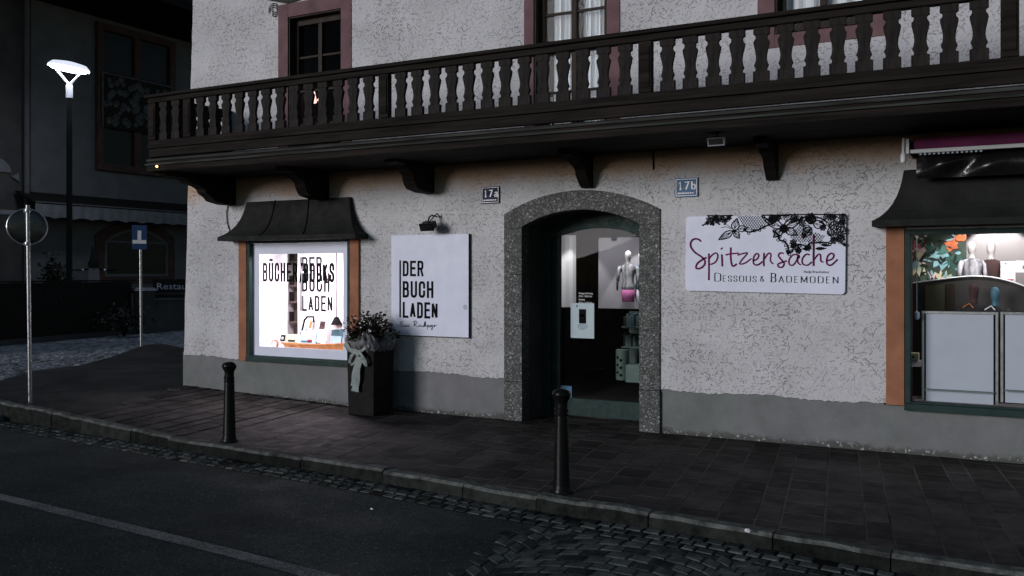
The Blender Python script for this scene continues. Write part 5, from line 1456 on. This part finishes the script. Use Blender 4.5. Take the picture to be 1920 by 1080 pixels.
for k in range(900):
    a = rnd.uniform(0, 6.28); el = rnd.uniform(.0, 1.5); rr_ = rnd.uniform(.12, .30) * (1 + .18 * math.sin(a * 3 + el * 4))
    c = Vector((PX + rr_ * math.cos(a) * math.cos(el) * 1.0, PY + rr_ * math.sin(a) * math.cos(el), .84 + rr_ * math.sin(el) * .9))
    d = Vector((math.cos(a + rnd.uniform(-.9, .9)), math.sin(a + rnd.uniform(-.9, .9)), rnd.uniform(-.3, 1.0))).normalized()
    s_ = d.cross(Vector((rnd.uniform(-1, 1), rnd.uniform(-1, 1), rnd.uniform(-.2, 1)))).normalized()
    L, W_ = rnd.uniform(.035, .06), rnd.uniform(.010, .017); nrm = d.cross(s_)
    m.ct = rnd.uniform(.4, 1.7)
    m.add([c, c + d * L * .5 + s_ * W_ + nrm * .005, c + d * L, c + d * L * .5 - s_ * W_ + nrm * .005], [(0, 1, 2, 3)])
m.build("leaves", MT['leaf'], sb_)
for k in range(7):
    a = rnd.uniform(3.4, 6.0); el = rnd.uniform(.3, 1.1); c = (PX + .31 * math.cos(a) * math.cos(el), PY + .31 * math.sin(a) * math.cos(el), .84 + .29 * math.sin(el))
    q = MB(); q.lathe([(.002, -.009), (.008, -.005), (.009, 0), (.008, .005), (.002, .009)], c, 8); q.build("berry", MT['panel'], sb_, smooth=True)
tl = thing("tulle_wrap", "crumpled grey tulle wrapped round the top of the planter", "wrap", (PX, PY, .75))
m = MB()
cols = 90; g_ = []
for j in range(9):
    for i in range(cols):
        a = 2 * math.pi * i / cols; t = j / 8
        puff = .05 * math.sin(t * math.pi) * (1.0 + .6 * math.sin(a * 4 + .8)) + .02 * math.sin(a * 23 + t * 7) * t + rnd.uniform(-.008, .008)
        sq = 1 / max(abs(math.cos(a)), abs(math.sin(a))); rad = .200 * (1 + (sq - 1) * .75) * (1 - .05 * t) + puff
        g_.append((PX + rad * math.cos(a), PY + rad * math.sin(a), .72 + t * (.17 + .04 * math.sin(a * 4)) + .012 * math.sin(a * 19)))
m.add(g_, [(j * cols + i, j * cols + (i + 1) % cols, (j + 1) * cols + (i + 1) % cols, (j + 1) * cols + i) for j in range(8) for i in range(cols)])
m.build("gathered_cloth", MT['foil'], tl, smooth=True, angle=60)
rb = thing("ribbon_bow", "grey green ribbon bow with long tails on the planter front", "ribbon", (PX, PY - .2, .68))
FY = PY - .198
def ribbon(path, wd, name):
    m = MB(); pv = None
    P = [Vector(p) for p in path]
    sm = []
    for i in range(len(P) - 1):
        for k in range(4): sm.append(P[i].lerp(P[i + 1], k / 4))
    sm.append(P[-1])
    for i, p in enumerate(sm):
        d = (sm[min(i + 1, len(sm) - 1)] - sm[max(i - 1, 0)]).normalized(); s_ = Vector((d.z, 0, -d.x))
        if s_.length < .1: s_ = Vector((1, 0, 0))
        w_ = wd * (1 + .12 * math.sin(i * 1.1)); s_ = s_.normalized() * w_ / 2
        yy = Vector((0, .006 * math.sin(i * .9), 0))
        cur = [p - s_ + yy, p + s_ * .1 - yy * .5 - Vector((0, .006, 0)), p + s_ + yy]
        if pv: m.add(pv + cur, [(0, 1, 4, 3), (1, 2, 5, 4)])
        pv = cur
    m.build(name, MT['ribbon'], rb, smooth=True, angle=180)
KX = PX + .015
ribbon([(PX - .19, FY - .03, .80), (PX - .12, FY - .035, .74), (KX, FY - .035, .70)], .055, "left_band")
ribbon([(PX + .15, FY - .03, .80), (PX + .06, FY - .035, .74), (KX, FY - .035, .70)], .045, "right_band")
ribbon([(KX, FY - .03, .69), (KX - .02, FY - .035, .55), (KX - .05, FY - .03, .38), (KX - .06, FY - .025, .27)], .10, "tail")
ribbon([(KX - .01, FY - .02, .69), (KX - .06, FY - .02, .55), (KX - .10, FY - .015, .42), (KX - .105, FY - .015, .33)], .045, "tail")
for sd, L in ((-1, .12), (1, .11)):
    P = []
    for i in range(11):
        t = i / 10 * math.pi * 2; P.append((KX + sd * L * (1 - math.cos(t)) / 2, FY - .045 - .02 * math.sin(t), .70 - .10 * (1 - math.cos(t)) / 2 * 1.1 + .045 * math.sin(t)))
    ribbon(P, .035, "loop")
m = MB(); m.loft([(KX, FY - .045, .665, .012, .012), (KX, FY - .045, .675, .03, .022), (KX, FY - .045, .705, .034, .024), (KX, FY - .045, .725, .015, .012)], 10); m.build("knot", MT['ribbon'], rb, smooth=True)

# round sign seen from behind
x_, y_ = gp(57, 765); t_ = -x_ * SN + (y_ - CY) * CS
def at_depth(px_, py, t): 
    u = (px_ - 960) / FPX; v = (HOR - py) / FPX
    return Vector((t * (-SN + CS * u), CY + t * (CS + SN * u), CZ + v * t))
rs = thing("round_traffic_sign", "round traffic sign seen from behind on a galvanised steel pole", "traffic sign", (x_, y_, rise(x_)))
ptop_ = at_depth(52, 388, t_)
m = MB(); m.tube([(x_, y_, -.05), (ptop_.x, ptop_.y, ptop_.z + .02)], .023, 14); m.build("pole", MT['steel'], rs, smooth=True)
dc = at_depth(52, 425, t_); nrm = (Vector((0, CY, 1.6)) - dc); nrm.z = 0; nrm.normalize(); nrm = Matrix.Rotation(.10, 3, 'Z') @ nrm
right_ = Vector((0, 0, 1)).cross(nrm).normalized(); dc = dc - nrm * .055
m = MB(); ring = []
rad = .243
vs, fs = [], []
for (rr_, dd) in ((.0, .022), (.08, .021), (.15, .017), (.18, .010), (.206, .0), (.206, -.012)):
    for k in range(40):
        a = 2 * math.pi * k / 40; vs.append(dc + right_ * rr_ * math.cos(a) + Vector((0, 0, 1)) * rr_ * math.sin(a) + nrm * dd)
for j in range(5):
    for k in range(40): fs.append((j * 40 + k, j * 40 + (k + 1) % 40, (j + 1) * 40 + (k + 1) % 40, (j + 1) * 40 + k))
fs.append(tuple(range(5 * 40, 6 * 40)))
m.add(vs, fs); m.build("disc", MT['mirror'], rs, smooth=True, angle=60)
m = MB(); m.tube([dc + right_ * .212 * math.cos(a) + Vector((0, 0, 1)) * .212 * math.sin(a) for a in [2 * math.pi * k / 40 for k in range(41)]], .011, 8, False); m.build("rim", MT['steel'], rs, smooth=True)
for py in (395, 457):
    c = at_depth(52, py, t_); m = MB(); m.lathe([(.032, -.022), (.034, -.016), (.034, .016), (.032, .022)], (c.x, c.y, c.z), 14); m.box(c.x - .07, c.x - .035, c.y - .012, c.y + .02, c.z - .015, c.z + .015); m.build("clamp", MT['steel'], rs, smooth=True)

# dead end sign
x_, y_ = gp(265, 661, -.03); t2 = -x_ * SN + (y_ - CY) * CS
ds = thing("dead_end_sign", "small blue and white dead end sign on a thin pole", "traffic sign", (x_, y_, -.03))
tp = at_depth(263, 424, t2)
m = MB(); m.tube([(x_, y_, -.06), (tp.x, tp.y, tp.z)], .026, 12); m.build("pole", MT['steel'], ds, smooth=True)
c = at_depth(261.5, 445, t2); f_ = (Vector((0, CY, c.z)) - c).normalized(); rt_ = Vector((0, 0, 1)).cross(f_).normalized(); up = Vector((0, 0, 1)); c += f_ * .045
W_, H_ = .140, .245
def dsq(a0, a1, b0, b1, d0, d1, mt, nm):
    m = MB(); m.hexa([c + rt_ * a + up * b + f_ * d for (a, d, b) in ((a0, d1, b0), (a1, d1, b0), (a1, d0, b0), (a0, d0, b0), (a0, d1, b1), (a1, d1, b1), (a1, d0, b1), (a0, d0, b1))]); m.build(nm, MT[mt], ds, bevel=.002)
dsq(-W_, W_, -H_, H_, -.01, .0, 'signblue', "plate")
dsq(-.035, .035, -.055, .135, .0015, .004, 'white', "white_bar"); dsq(-W_ + .01, W_ - .01, -.13, -.056, .0015, .004, 'white', "white_bar")

# street lamp
x_, y_ = gp(130, 632, -.03); t3 = -x_ * SN + (y_ - CY) * CS
sp_ = thing("street_lamp", "lit disc street lamp on a tall dark pole", "street lamp", (x_, y_, -.03))
zt_ = at_depth(130, 184, t3).z; zc_ = at_depth(130, 158, t3).z
m = MB(); m.lathe([(.085, -.05), (.085, 1.2), (.072, 1.25), (.068, zt_)], (x_, y_, 0), 16); m.build("pole", MT['darkplate'], sp_, smooth=True)
m = MB(); m.lathe([(.083, zt_), (.083, zc_ - .03), (.045, zc_)], (x_, y_, 0), 16); m.build("collar", MT['lampcap'], sp_, smooth=True)
hd = at_depth(129, 128, t3); tl_ = Matrix.Rotation(R(8), 3, Vector((CS, 0, 0)).cross(Vector((0, 0, 1))) if False else Vector((-SN, CS, 0)))
LS = 1.46
def hv(rr_, a, dz): return hd + tl_ @ Vector((rr_ * math.cos(a), rr_ * math.sin(a), dz)) * LS
def disc(prof, nm, mt):
    vs, fs = [], []
    for (rr_, dz) in prof:
        for k in range(36): vs.append(hv(rr_, 2 * math.pi * k / 36, dz))
    for j in range(len(prof) - 1):
        for k in range(36): fs.append((j * 36 + k, j * 36 + (k + 1) % 36, (j + 1) * 36 + (k + 1) % 36, (j + 1) * 36 + k))
    m = MB(); m.add(vs, fs); return m.build(nm, MT[mt], sp_, smooth=True, angle=60)
disc([(.005, -.035), (.28, -.03), (.325, -.004)], "diffuser", 'lamp'); disc([(.335, -.006), (.335, .02), (.28, .075), (.15, .10), (.005, .105)], "dome", 'lampdome')
for sd in (-1, 1):
    e = hd + Vector((CS, SN, 0)) * sd * .24 * LS + Vector((0, 0, -.02 - sd * .03)) * LS
    m = MB(); m.tube([(x_, y_, zc_ - .02), e], [.034, .026], 8); m.build("arm", MT['lampcap'], sp_, smooth=True)

# ================================================================== ACROSS THE SIDE STREET
RX = -25.0
rh = thing("restaurant_house", "dim grey house across the side street with a carved white window panel", "house", (RX, 8, 0))
yl = hp(58, 400, RX)[0]; ez = hp(260, 55, RX)[1]
m = MB(); m.box(RX - 8, RX, yl, yl + 18, -.1, ez + .05); m.build("wall", MT['grey'], rh)
m = MB(); m.hexa([(RX - .2, yl - 4, ez + .0), (RX + 2.2, yl - 4, ez + .35), (RX + 2.2, yl + 19, ez + .35), (RX - .2, yl + 19, ez + .0), (RX - 7, yl - 4, ez + 8), (RX + 2.2, yl - 4, ez + .6), (RX + 2.2, yl + 19, ez + .6), (RX - 7, yl + 19, ez + 8)])
m.build("eave", MT['wood'], rh)
def hw(pa, pb, dx0, dx1, mt, nm, par, **k):
    y0, z1 = hp(*pa, RX); y1, z0 = hp(*pb, RX)
    m = MB(); m.box(RX + dx0, RX + dx1, min(y0, y1), max(y0, y1), z0, z1); return m.build(nm, MT[mt], par, **k)
yA, zA = hp(178, 60, RX); yB, _ = hp(325, 60, RX); _, zB = hp(178, 318, RX); zA = ez - .12
m = MB(); fw = .22
m.box(RX - .01, RX + .12, yA, yA + fw, zB, zA); m.box(RX - .01, RX + .12, yB - fw, yB, zB, zA); m.box(RX - .01, RX + .12, yA + fw, yB - fw, zA - fw, zA); m.box(RX - .01, RX + .12, yA + fw, yB - fw, zB, zB + fw)
ym = (yA + yB) / 2; m.box(RX - .01, RX + .11, ym - .12, ym + .12, zB + fw, zA - fw)
for q in (.36, .62): m.box(RX - .01, RX + .10, yA + fw, yB - fw, zB + (zA - zB) * q - .06, zB + (zA - zB) * q + .06)
wr = m.build("window", MT['redwood'], rh, bevel=.01)
m = MB(); m.quad((RX + .02, yA + fw, zB + fw), (RX + .02, yB - fw, zB + fw), (RX + .02, yB - fw, zA - fw), (RX + .02, yA + fw, zA - fw)); m.build("pane", MT['black'], wr)
_, zc0 = hp(187, 238, RX); _, zc1 = hp(187, 133, RX)
m = MB(); m.box(RX + .125, RX + .14, yA + .12, yB - .12, zc0, zc1); cp = m.build("carved_panel", MT['wood'], wr)
ik = Ink(lambda a, b, l: (RX + .1425 + l, a, b))
for i in range(70):
    cy_, cz_ = rnd.uniform(yA + .3, yB - .3), rnd.uniform(zc0 + .15, zc1 - .15); rr_ = rnd.uniform(.06, .14)
    ik.dot(cy_, cz_, rr_ * .5, 8)
    ik.stroke([(cy_ + rr_ * (1 - a / 12) * math.cos(a), cz_ + rr_ * (1 - a / 12) * math.sin(a)) for a in [k * .6 for k in range(13)]], .035)
for (a, b) in ((yA + .2, zc1 - .08),): ik.stroke([(yA + .15, zc1 - .05), (yB - .15, zc1 - .05)], .05); ik.stroke([(yA + .17, zc0), (yA + .17, zc1)], .07); ik.stroke([(yB - .17, zc0), (yB - .17, zc1)], .07)
ik.build("white_carving", MT['carve'], wr)
# awning over the ground floor
ya0, za1 = hp(66, 378, RX + .9); yb0, _ = hp(350, 398, RX + .9); _, zv = hp(66, 408, RX + .9)
yb0 += 3
m = MB(); m.hexa([(RX + .0, ya0, za1 + .35), (RX + .0, yb0, za1 + .35), (RX + .0, yb0, za1 + .30), (RX + .0, ya0, za1 + .30), (RX + .9, ya0, za1), (RX + .9, yb0, za1), (RX + .9, yb0, za1 - .04), (RX + .9, ya0, za1 - .04)])
awn = m.build("awning", MT['darkplate'], rh)
m = MB(); nn = 140; pv = None
for i in range(nn + 1):
    t = i / nn; yq = ya0 + (yb0 - ya0) * t; xo = RX + .905 + .015 * math.sin(t * 160)
    cur = [(xo, yq, za1 - .045), (xo, yq, zv + .05 * abs(math.sin(t * 44)))]
    if pv: m.quad(pv[0], cur[0], cur[1], pv[1])
    pv = cur
m.build("valance", MT['awncloth'], awn, smooth=True, angle=180)
m = MB(); m.box(RX + .88, RX + .93, ya0, yb0, za1 - .015, za1 + .02); m.build("front_bar", MT['grey'], awn)
# arched ground-floor window
y0, z0 = hp(196, 516, RX); y1, z1 = hp(310, 452, RX); _, zt2 = hp(255, 432, RX)
m = MB()
pout = [(y0 - .35, z0 - .25), (y1 + .35, z0 - .25)] + [(y1 + .35 - (y1 - y0 + .7) * i / 12, arch(y1 + .35 - (y1 - y0 + .7) * i / 12, y0 - .35, y1 + .35, z1 + .1, zt2 + .30)) for i in range(13)]
m.prism(pout, lambda p, d: (RX + d, p[0], p[1]), .002, .05); aw_ = m.build("arched_window", MT['redwood'], rh)
pin_ = [(y0, z0), (y1, z0)] + [(y1 - (y1 - y0) * i / 12, arch(y1 - (y1 - y0) * i / 12, y0, y1, z1 - .1, zt2)) for i in range(13)]
m = MB(); m.add([(RX + .055, p[0], p[1]) for p in pin_], [tuple(range(len(pin_)))]); m.build("pane", MT['black'], aw_)
ik = Ink(lambda a, b, l: (RX + .065 + l, a, b)); ik.stroke(pin_, .085, closed=True); ik.stroke([((y0 + y1) / 2 + .1, z0), ((y0 + y1) / 2 + .1, z1 - .05)], .075); ik.stroke([(y0, z1 - .08), (y1, z1 - .08)], .07)
ik.build("glazing_bars", MT['grey'], aw_)
m = MB(); yd = hp(49, 300, RX + .1)[0]; m.tube([(RX + .12, yd, .3), (RX + .12, yd, ez)], .075, 12); m.build("downpipe", MT['grey'], rh, smooth=True)
# dark neighbour further left
nh = thing("neighbour_house", "nearly black house at the left edge with a pale fan window", "house", (-26, 0, 0))
m = MB(); m.box(-34, -25.1, -9, yl - .02, -.1, 12); m.build("wall", MT['grey2'], nh)
cy_, cz_ = hp(-4, 321, -25.0)
m = MB(); m.prism([(cy_ + .42 * math.cos(a), cz_ + .38 * math.sin(a)) for a in [i * math.pi / 14 for i in range(15)]], lambda p, d: (-25.1 + d, p[0], p[1]), .003, .05); m.build("fan_window", MT['awncloth'], nh)
m = MB(); yq, zq = hp(36, 334, -25.0); m.prism([(yq - .2, zq + .03), (yq + .02, zq + .15), (yq + .05, zq - .1)], lambda p, d: (-25.1 + d, p[0], p[1]), .003, .06); m.build("wall_bracket", MT['awncloth'], nh)
ya_, zA_ = hp(-60, 398, -23.5); yb_, zB_ = hp(38, 390, -23.5)
m = MB(); m.box(-23.55, -23.45, ya_, yb_, zA_ + .0, zA_ + .12); m.box(-25.1, -23.55, yb_ - .06, yb_, zA_, zA_ + .1); m.build("canopy_bar", MT['awncloth'], nh)
# fence and pillar in front of the restaurant
fa, fb = gp(0, 646), gp(252, 623.5); fdir = Vector((fb[0] - fa[0], fb[1] - fa[1])).normalized(); fa = (fa[0] - fdir.x * 4, fa[1] - fdir.y * 4)
fn_ = thing("garden_fence", "dark board fence in front of the restaurant terrace", "fence", (fa[0], fa[1], 0))
L = (Vector(fb) - Vector(fa)).length; nv = Vector((-fdir.y, fdir.x))
def fbx(m, s0, s1, d0, d1, z0, z1):
    q = [(s0, d0), (s1, d0), (s1, d1), (s0, d1)]; P = [(fa[0] + fdir.x * s + nv.x * d, fa[1] + fdir.y * s + nv.y * d) for s, d in q]
    m.hexa([(*p, z0) for p in P] + [(*p, z1) for p in P])
m = MB(); s_ = 0
while s_ < L - .1:
    fbx(m, s_, s_ + .145, 0, .03, .1, 1.36 + rnd.uniform(-.01, .01)); s_ += .15
m.build("boards", MT['wood'], fn_)
m = MB(); fbx(m, 0, L, .031, .09, .3, .42); fbx(m, 0, L, .031, .09, 1.05, 1.17); fbx(m, 0, L, -.02, .11, 1.375, 1.41); m.build("rails", MT['wood'], fn_)
m = MB(); fbx(m, 0, L, -.05, .16, -.12, .098); m.build("base", MT['grey2'], fn_)
pp = gp(270, 623); gpil = thing("gate_pillar", "grey masonry gate pillar with a pale cap behind the dead end sign", "pillar", (pp[0], pp[1], 0))
zt_ = at_depth(270, 545, -pp[0] * SN + (pp[1] - CY) * CS).z
m = MB(); m.box(pp[0] - .2, pp[0] + .2, pp[1] - .2, pp[1] + .2, -.1, zt_); m.build("shaft", MT['grey2'], gpil, bevel=.01)
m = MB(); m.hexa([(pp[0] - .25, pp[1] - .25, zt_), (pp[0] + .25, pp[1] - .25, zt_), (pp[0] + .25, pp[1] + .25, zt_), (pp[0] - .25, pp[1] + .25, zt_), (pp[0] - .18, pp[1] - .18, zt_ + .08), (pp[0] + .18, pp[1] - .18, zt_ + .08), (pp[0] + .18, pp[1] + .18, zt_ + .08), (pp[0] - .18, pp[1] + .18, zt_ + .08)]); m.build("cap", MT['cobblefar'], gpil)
# low wall with the restaurant board
wa = (pp[0] - .1, pp[1] + .25); wb = gp(440, 606); wdir = Vector((wb[0] - wa[0], wb[1] - wa[1])).normalized(); Lw = (Vector(wb) - Vector(wa)).length; wnv = Vector((-wdir.y, wdir.x))
if wnv.x < 0: wnv = -wnv
def wbx(m, s0, s1, d0, d1, z0, z1):
    P = [(wa[0] + wdir.x * s + wnv.x * d, wa[1] + wdir.y * s + wnv.y * d) for s, d in ((s0, d0), (s1, d0), (s1, d1), (s0, d1))]
    m.hexa([(*p, z0) for p in P] + [(*p, z1) for p in P])
lw = thing("low_wall", "low dark garden wall right of the gate pillar", "wall", (wa[0], wa[1], 0))
m = MB(); wbx(m, 0, Lw, -.15, .1, -.1, .82); m.build("masonry", MT['grey2'], lw, bevel=.01)
m = MB(); wbx(m, 0, Lw, -.2, .14, .822, .88); m.build("coping", MT['grey'], lw, bevel=.01)
sc0 = at_depth(286, 545, 25.6)
rsn = thing("restaurant_sign", "dark board with pale Restaurant lettering above the low wall", "sign", (sc0.x, sc0.y, .9))
ra, rb2 = Vector((CS, SN, 0)), Vector((SN, -CS, 0))
def rbx(m, a0, a1, d0, d1, z0, z1):
    P = [Vector((sc0.x, sc0.y, 0)) + ra * a + rb2 * d for a, d in ((a0, d0), (a1, d0), (a1, d1), (a0, d1))]
    m.hexa([(p.x, p.y, z0) for p in P] + [(p.x, p.y, z1) for p in P])
m = MB(); rbx(m, 0, 1.75, -.04, .0, .90, 1.42); m.build("board", MT['darkplate'], rsn, bevel=.01)
m = MB(); rbx(m, .1, .16, -.03, -.005, -.1, .899); rbx(m, 1.6, 1.66, -.03, -.005, -.1, .899); m.build("posts", MT['darkplate'], rsn)
def ws(a, b, l, x0=.10, z0=1.14): 
    p = Vector((sc0.x, sc0.y, 0)) + ra * (x0 + a) + rb2 * .004
    return (p.x, p.y, z0 + b)
text_mesh("lettering", "Restaurant", .25, ws, MT['frost'], rsn, 1.25)
ik = Ink(lambda a, b, l: ws(a, b, l, .06, .98)); xq = 0
ik.stroke([(k * .045, .03 + (.028 if k % 2 else 0)) for k in range(36)], .022)
ik.build("small_print", MT['carve'], rsn)
# dark terrace shrubs
def shrub(px_, py, t, w_, h_, label):
    c = at_depth(px_, py, t); r_ = thing("terrace_shrub", label, "shrub", (c.x, c.y, 0), "dark shrubs on the restaurant terrace")
    m = MB()
    for k in range(5):
        a = rnd.uniform(0, 6.28); m.tube([(c.x, c.y, 0), (c.x + .3 * w_ * math.cos(a), c.y + .3 * w_ * math.sin(a), c.z * .6), (c.x + w_ * .6 * math.cos(a), c.y + w_ * .6 * math.sin(a), c.z + h_ * .3)], [.03, .02, .008], 5)
    m.build("stems", MT['wood'], r_)
    m = MB()
    for k in range(420):
        v = Vector((rnd.gauss(0, .45), rnd.gauss(0, .45), rnd.gauss(0, .5))); v = Vector((v.x * w_, v.y * w_, v.z * h_ * (1 - .3 * abs(v.x))))
        p = c + v; d = Vector((rnd.uniform(-1, 1), rnd.uniform(-1, 1), rnd.uniform(-.5, 1))).normalized(); s_ = d.orthogonal().normalized()
        m.add([p, p + d * .06 + s_ * .03, p + d * .13, p + d * .06 - s_ * .03], [(0, 1, 2, 3)])
    m.build("foliage", MT['leafdark'], r_)
shrub(100, 520, 24.5, .30, .55, "dark slender shrub rising above the board fence left of the lamp pole")
shrub(122, 545, 24.5, .35, .45, "low dark shrub just left of the lamp pole behind the fence")
shrub(232, 600, 23.5, .55, .35, "low bushy shrub at the foot of the gate pillar")
# motor scooter seen from the front
c = at_depth(176, 560, 25.2); SXx, SYy = c.x, c.y
fwd_ = Vector((-c.x, CY - c.y, 0)).normalized(); rgt = Vector((0, 0, 1)).cross(fwd_)
sc_ = thing("motor_scooter", "dark motor scooter parked behind the fence with its handlebar showing", "scooter", (SXx, SYy, 0))
def sp3(a, b, z): return Vector((SXx, SYy, 0)) + rgt * a + fwd_ * b + Vector((0, 0, z))
def scb(name, mt, rings, n=12):
    m = MB(); vs, fs = [], []
    for (a, b, z, ra, rb) in rings:
        for k in range(n):
            an = 2 * math.pi * k / n; vs.append(sp3(a + ra * math.cos(an), b + rb * math.sin(an), z))
    for j in range(len(rings) - 1):
        for k in range(n): fs.append((j * n + k, j * n + (k + 1) % n, (j + 1) * n + (k + 1) % n, (j + 1) * n + k))
    fs += [tuple(range(n)), tuple((len(rings) - 1) * n + k for k in range(n))]
    m.add(vs, fs); return m.build(name, MT[mt], sc_, smooth=True, angle=50)
scb("front_shield", 'awncloth', [(0, .1, .35, .1, .08), (0, .1, .6, .2, .06), (0, .05, 1.0, .19, .05), (0, .0, 1.38, .15, .05), (0, -.02, 1.72, .13, .05)])
scb("body", 'darkplate', [(0, -.7, .4, .2, .5), (0, -.75, .7, .2, .5), (0, -.75, .85, .16, .45)])
scb("head", 'darkplate', [(0, -.05, 1.73, .13, .1), (0, -.05, 1.85, .15, .12), (0, -.05, 1.98, .10, .08), (0, -.05, 2.2, .07, .05), (0, -.06, 2.3, .05, .04)])
for sd in (-1, 1):
    m = MB(); m.tube([sp3(sd * .1, -.02, 1.70), sp3(sd * .30, -.06, 1.66), sp3(sd * .55, -.10, 1.68)], .022, 8); m.build("handlebar", MT['black'], sc_, smooth=True)
    m = MB(); p = sp3(sd * .27, .02, 1.67); m.lathe([(.01, -.03), (.03, -.01), (.03, .01), (.01, .03)], tuple(p), 10); m.build("indicator", MT['white'], sc_, smooth=True)
for b in (.15, -1.15):
    m = MB(); pts = [sp3(0, b + .21 * math.cos(a), .24 + .21 * math.sin(a)) for a in [2 * math.pi * k / 20 for k in range(21)]]; m.tube(pts, .05, 8, False); m.build("wheel", MT['black'], sc_, smooth=True)

# ================================================================== SMALL LITTER
for (px_, py, z_, s_, lab) in ((1283, 988, ROAD_Z + .02, .016, "white cigarette end in the gutter below the kerb on the right"), (697, 955, ROAD_Z, .013, "tiny white paper scrap on the dark asphalt"), (360, 718, .09, .045, "pale crumpled paper at the foot of the house corner"), (1402, 996, .01, .02, "small pale chip lying on the kerb stone")):
    x_, y_ = gp(px_, py, z_); m = MB(); n_ = 8; ring1 = []
    m.loft([(x_, y_, z_ - .004, s_ * .7, s_ * .5), (x_ + s_ * .1, y_, z_ + s_ * .3, s_, s_ * .7), (x_, y_, z_ + s_ * .7, s_ * .5, s_ * .4)], 7)
    m.v = [(a + rnd.uniform(-.2, .2) * s_, b + rnd.uniform(-.2, .2) * s_, c + rnd.uniform(-.1, .1) * s_) for a, b, c in m.v]
    tag(m.build("paper_scrap", MT['panel'], None), lab, "litter")
